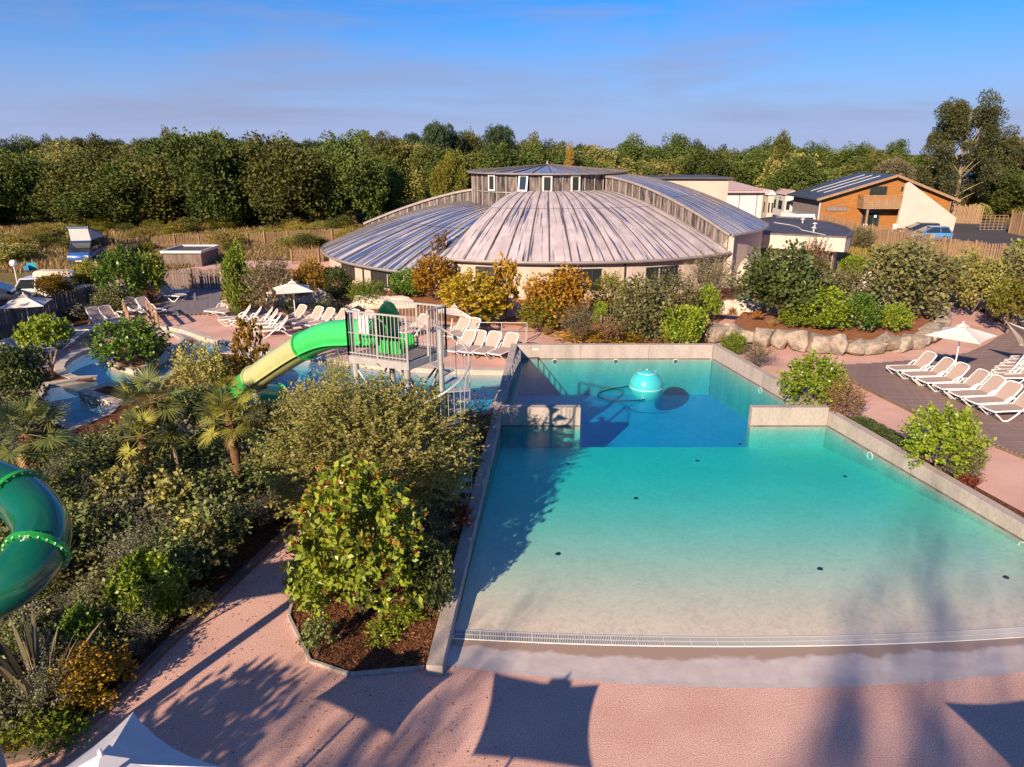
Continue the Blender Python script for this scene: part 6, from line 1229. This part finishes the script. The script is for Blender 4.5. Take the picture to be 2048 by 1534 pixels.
# --- woodland
def interp(t, x): return float(np.interp(x, [a for a, _ in t], [b for _, b in t]))
SKY = [(-150, 285), (0, 268), (60, 272), (90, 262), (200, 268), (235, 262), (300, 265), (320, 252), (370, 257), (470, 262), (560, 268), (620, 272), (690, 262), (760, 255), (830, 250), (900, 262), (1060, 266), (1150, 280), (1200, 273), (1300, 282), (1390, 276), (1460, 281), (1560, 264), (1600, 276), (1690, 294), (1780, 280), (1850, 300), (1900, 292), (2048, 272), (2250, 262)]
FRONT = [(-150, 300), (300, 292), (325, 262), (550, 262), (600, 272), (700, 270), (790, 290)]
def wood(px, top, D, wpx, fol, mat, label, group='woodland beyond the meadow', trunk=None, name='oak_tree', zb=0.0):
    t = AT(px, top, D); r = wpx / 2 / PXM(D, 6); o = thing(name, label, 'tree', (t.x, D, zb), random.uniform(0, 6.28), group); o.scale = (r, r * random.uniform(.9, 1.1), max(2.5, t.z - zb) / 2.02)
    obj('crown', PR[fol], M[mat], o); obj('trunk', PR[trunk or random.choice(['trunk0', 'trunk1', 'trunk2'])], M['trunk'], o); return o
OL = {'lf_oak': 'dark green oak in the dense woodland edge', 'lf_oak2': 'brownish green oak in the dense woodland edge', 'lf_pine': 'dark pine standing among the woodland oaks', 'lf_pine2': 'olive green pine in the far woodland', 'lf_olive': 'light olive green tree in the woodland'}
px = -420
while px < 800:
    m = random.choice(['lf_oak', 'lf_oak', 'lf_oak2']); wood(px, interp(FRONT, px) + random.uniform(-12, 30), random.uniform(88, 106), random.uniform(135, 230), 'oak%d' % random.randrange(5), m, OL[m] + ' above the meadow'); px += random.uniform(48, 84)
px = -480
while px < 2200:
    m = random.choice(['lf_oak', 'lf_oak', 'lf_oak2', 'lf_olive' if random.random() < .3 else 'lf_oak'])
    if not 1900 < px < 2010: wood(px, interp(SKY, px) + random.uniform(8, 40), random.uniform(112, 124), random.uniform(95, 185), 'oak%d' % random.randrange(5), m, OL[m] + ', second rank')
    px += random.uniform(44, 62)
px = -480
while px < 2250:
    m = random.choice(['lf_oak', 'lf_oak', 'lf_oak2', 'lf_pine', 'lf_pine2']); f = 'oak%d' % random.randrange(5) if 'oak' in m else 'pine%d' % random.randrange(3)
    wood(px, interp(SKY, px) + random.uniform(-9, 20), random.uniform(138, 150), random.uniform(75, 115), f, m, OL[m] + ', on the skyline', trunk='pine_trunk' if 'pine' in m else None, name='oak_tree' if 'oak' in m else 'pine_tree'); px += random.uniform(40, 56)
px = -480
while px < 2300: wood(px, interp(SKY, px) + random.uniform(4, 22), random.uniform(178, 200), random.uniform(50, 85), random.choice(['pine0', 'pine1', 'oak2']), 'lf_pine', OL['lf_pine'] + ' at the far back', trunk='pine_trunk', name='pine_tree'); px += random.uniform(30, 44)
for px, py, D, w, f, m, lb, nm in ((868, 228, 130, 85, 'pine2', 'lf_pine', 'tallest round headed dark pine on the skyline above the dome', 'pine_tree'), (900, 235, 133, 70, 'pine1', 'lf_pine', 'dark pine touching the tallest round headed one', 'pine_tree'), (1002, 236, 128, 90, 'pine0', 'lf_pine', 'broad dark pine above the glazed drum', 'pine_tree'), (768, 250, 122, 95, 'pine1', 'lf_pine2', 'olive pine left of the tallest skyline pine', 'pine_tree'), (940, 248, 136, 70, 'oak1', 'lf_oak2', 'brownish tree between the two dark skyline pines', 'oak_tree'), (895, 298, 99, 74, 'oak3', 'lf_yelgreen', 'rounded yellow green tree with bare trunk left of the drum', 'lime_tree'), (1140, 282, 108, 34, 'poplar', 'lf_golden', 'narrow golden birch behind the drum roof', 'birch_tree'), (1570, 258, 112, 75, 'poplar', 'lf_oak2', 'ivy clad tree with a dead top behind the pink roofed hall', 'oak_tree'), (1790, 304, 100, 90, 'pine2', 'lf_greyolive', 'silvery conifer behind the clad house ridge', 'conifer_tree'), (330, 250, 108, 60, 'poplar', 'lf_oak2', 'tall tree poking above the left oak canopy', 'oak_tree')): wood(px, py, D, w, f, m, lb, None, 'slim_trunk', nm)
for px, py, w, D, lb in ((1948, 196, 175, 100, 'tall spreading cypress with bare limbs beside the white cottage'), (2052, 262, 150, 108, 'second spreading cypress at the right of the tallest one')):
    o = wood(px, py, D, w, 'cypress', 'lf_pine2', lb, None, 'cypress_trunk', 'cypress_tree'); [c for c in o.children if c.name.startswith('trunk')][0].material_slots[0].link = 'OBJECT'; [c for c in o.children if c.name.startswith('trunk')][0].material_slots[0].material = M['trunk_pale']
for i in range(26):
    px = random.uniform(-80, 760); g = G(px, random.uniform(432, 446)); plant('thicket', 'dark undergrowth thicket at the foot of the woodland edge', 'shrub', (g.x, g.y, -.05), random.uniform(2, 3.4), random.uniform(1.1, 2.0), 'bank0', random.choice(['lf_oak', 'lf_oak2']), None, group='undergrowth of the woodland')
for px, py, w, m in ((1640, 330, 110, 'lf_oak'), (1700, 325, 120, 'lf_oak2'), (1850, 335, 110, 'lf_oak2'), (2030, 330, 160, 'lf_oak'), (1600, 318, 120, 'lf_oak'), (1990, 372, 120, 'lf_oak2'), (2060, 385, 110, 'lf_olive')): wood(px, py, random.uniform(102, 106), w, 'oak%d' % random.randrange(5), m, OL[m] + ' around the clad house', 'trees around the clad house')
for i in range(12): px = random.uniform(1900, 2120); g = G(px, random.uniform(428, 448)); plant('thicket', 'undergrowth beside the yard fence below the cypress', 'shrub', (g.x, g.y + 4, -.05), random.uniform(1.3, 2.4), random.uniform(.8, 1.5), 'bank0', random.choice(['lf_oak', 'lf_olive']), None, group='undergrowth by the yard')
# --- trees standing beside and behind the viewpoint, whose shade reaches the beds and terraces
for x, y, r, h, f, m, lb in ((-16.5, 2.5, 2.6, 5.2, 'oak0', 'lf_oak', 'leafy tree left of the shady bed'), (-20.5, 6.5, 3.0, 6.5, 'oak1', 'lf_oak', 'second leafy tree left of the shady bed by the slide'), (-31, 20, 4.2, 10, 'oak3', 'lf_oak', 'tree south of the fence corner loungers'), (-35, 26, 4.2, 10, 'oak4', 'lf_oak', 'tree by the road south of the fence'), (-27.5, 15, 3.0, 8, 'oak0', 'lf_oak2', 'smaller tree before the corner loungers'), (-8.6, 3.2, 1.7, 3.9, 'shrub0', 'lf_olive', 'small loose tree beside the path start')):
    o = thing('leafy_tree', lb, 'tree', (x, y, 0), x); o.scale = (r, r, h / 2.02); obj('crown', PR[f], M[m], o); obj('trunk', PR['trunk0'], M['trunk'], o)
for i, (x, y, r, h) in enumerate(((-15.8, -12.4, 2.0, 12.2), (-13.9, -12.8, 1.6, 12.4))): o = thing('leafy_tree', 'light leafed tree in the group behind the foreground parasol', 'tree', (x, y, 0), i, 'trees behind the foreground parasol'); o.scale = (r, r, h / 2.02); obj('crown', PR['fine%d' % (i % 2)], M['lf_olive'], o); obj('trunk', PR['slim_trunk'], M['trunk'], o)
for i, (t, s, h) in enumerate(((45, 1.6, 29), (46, 3.9, 30), (47, 6.4, 31), (44, .2, 26.5))):
    x, y = -t * math.sin(SUN_AZ) + s * math.cos(SUN_AZ), -t * math.cos(SUN_AZ) - s * math.sin(SUN_AZ); o = thing('tall_pine', 'tall slender pine in the row behind the front terrace', 'tree', (x, y, 0), i, 'pine row behind the terrace'); o.scale = (1.9, 1.9, h / 2.02); obj('crown', PR['poplar' if i % 2 else 'fine0'], M['lf_pine'], o); obj('trunk', PR['slim_trunk'], M['trunk'], o)
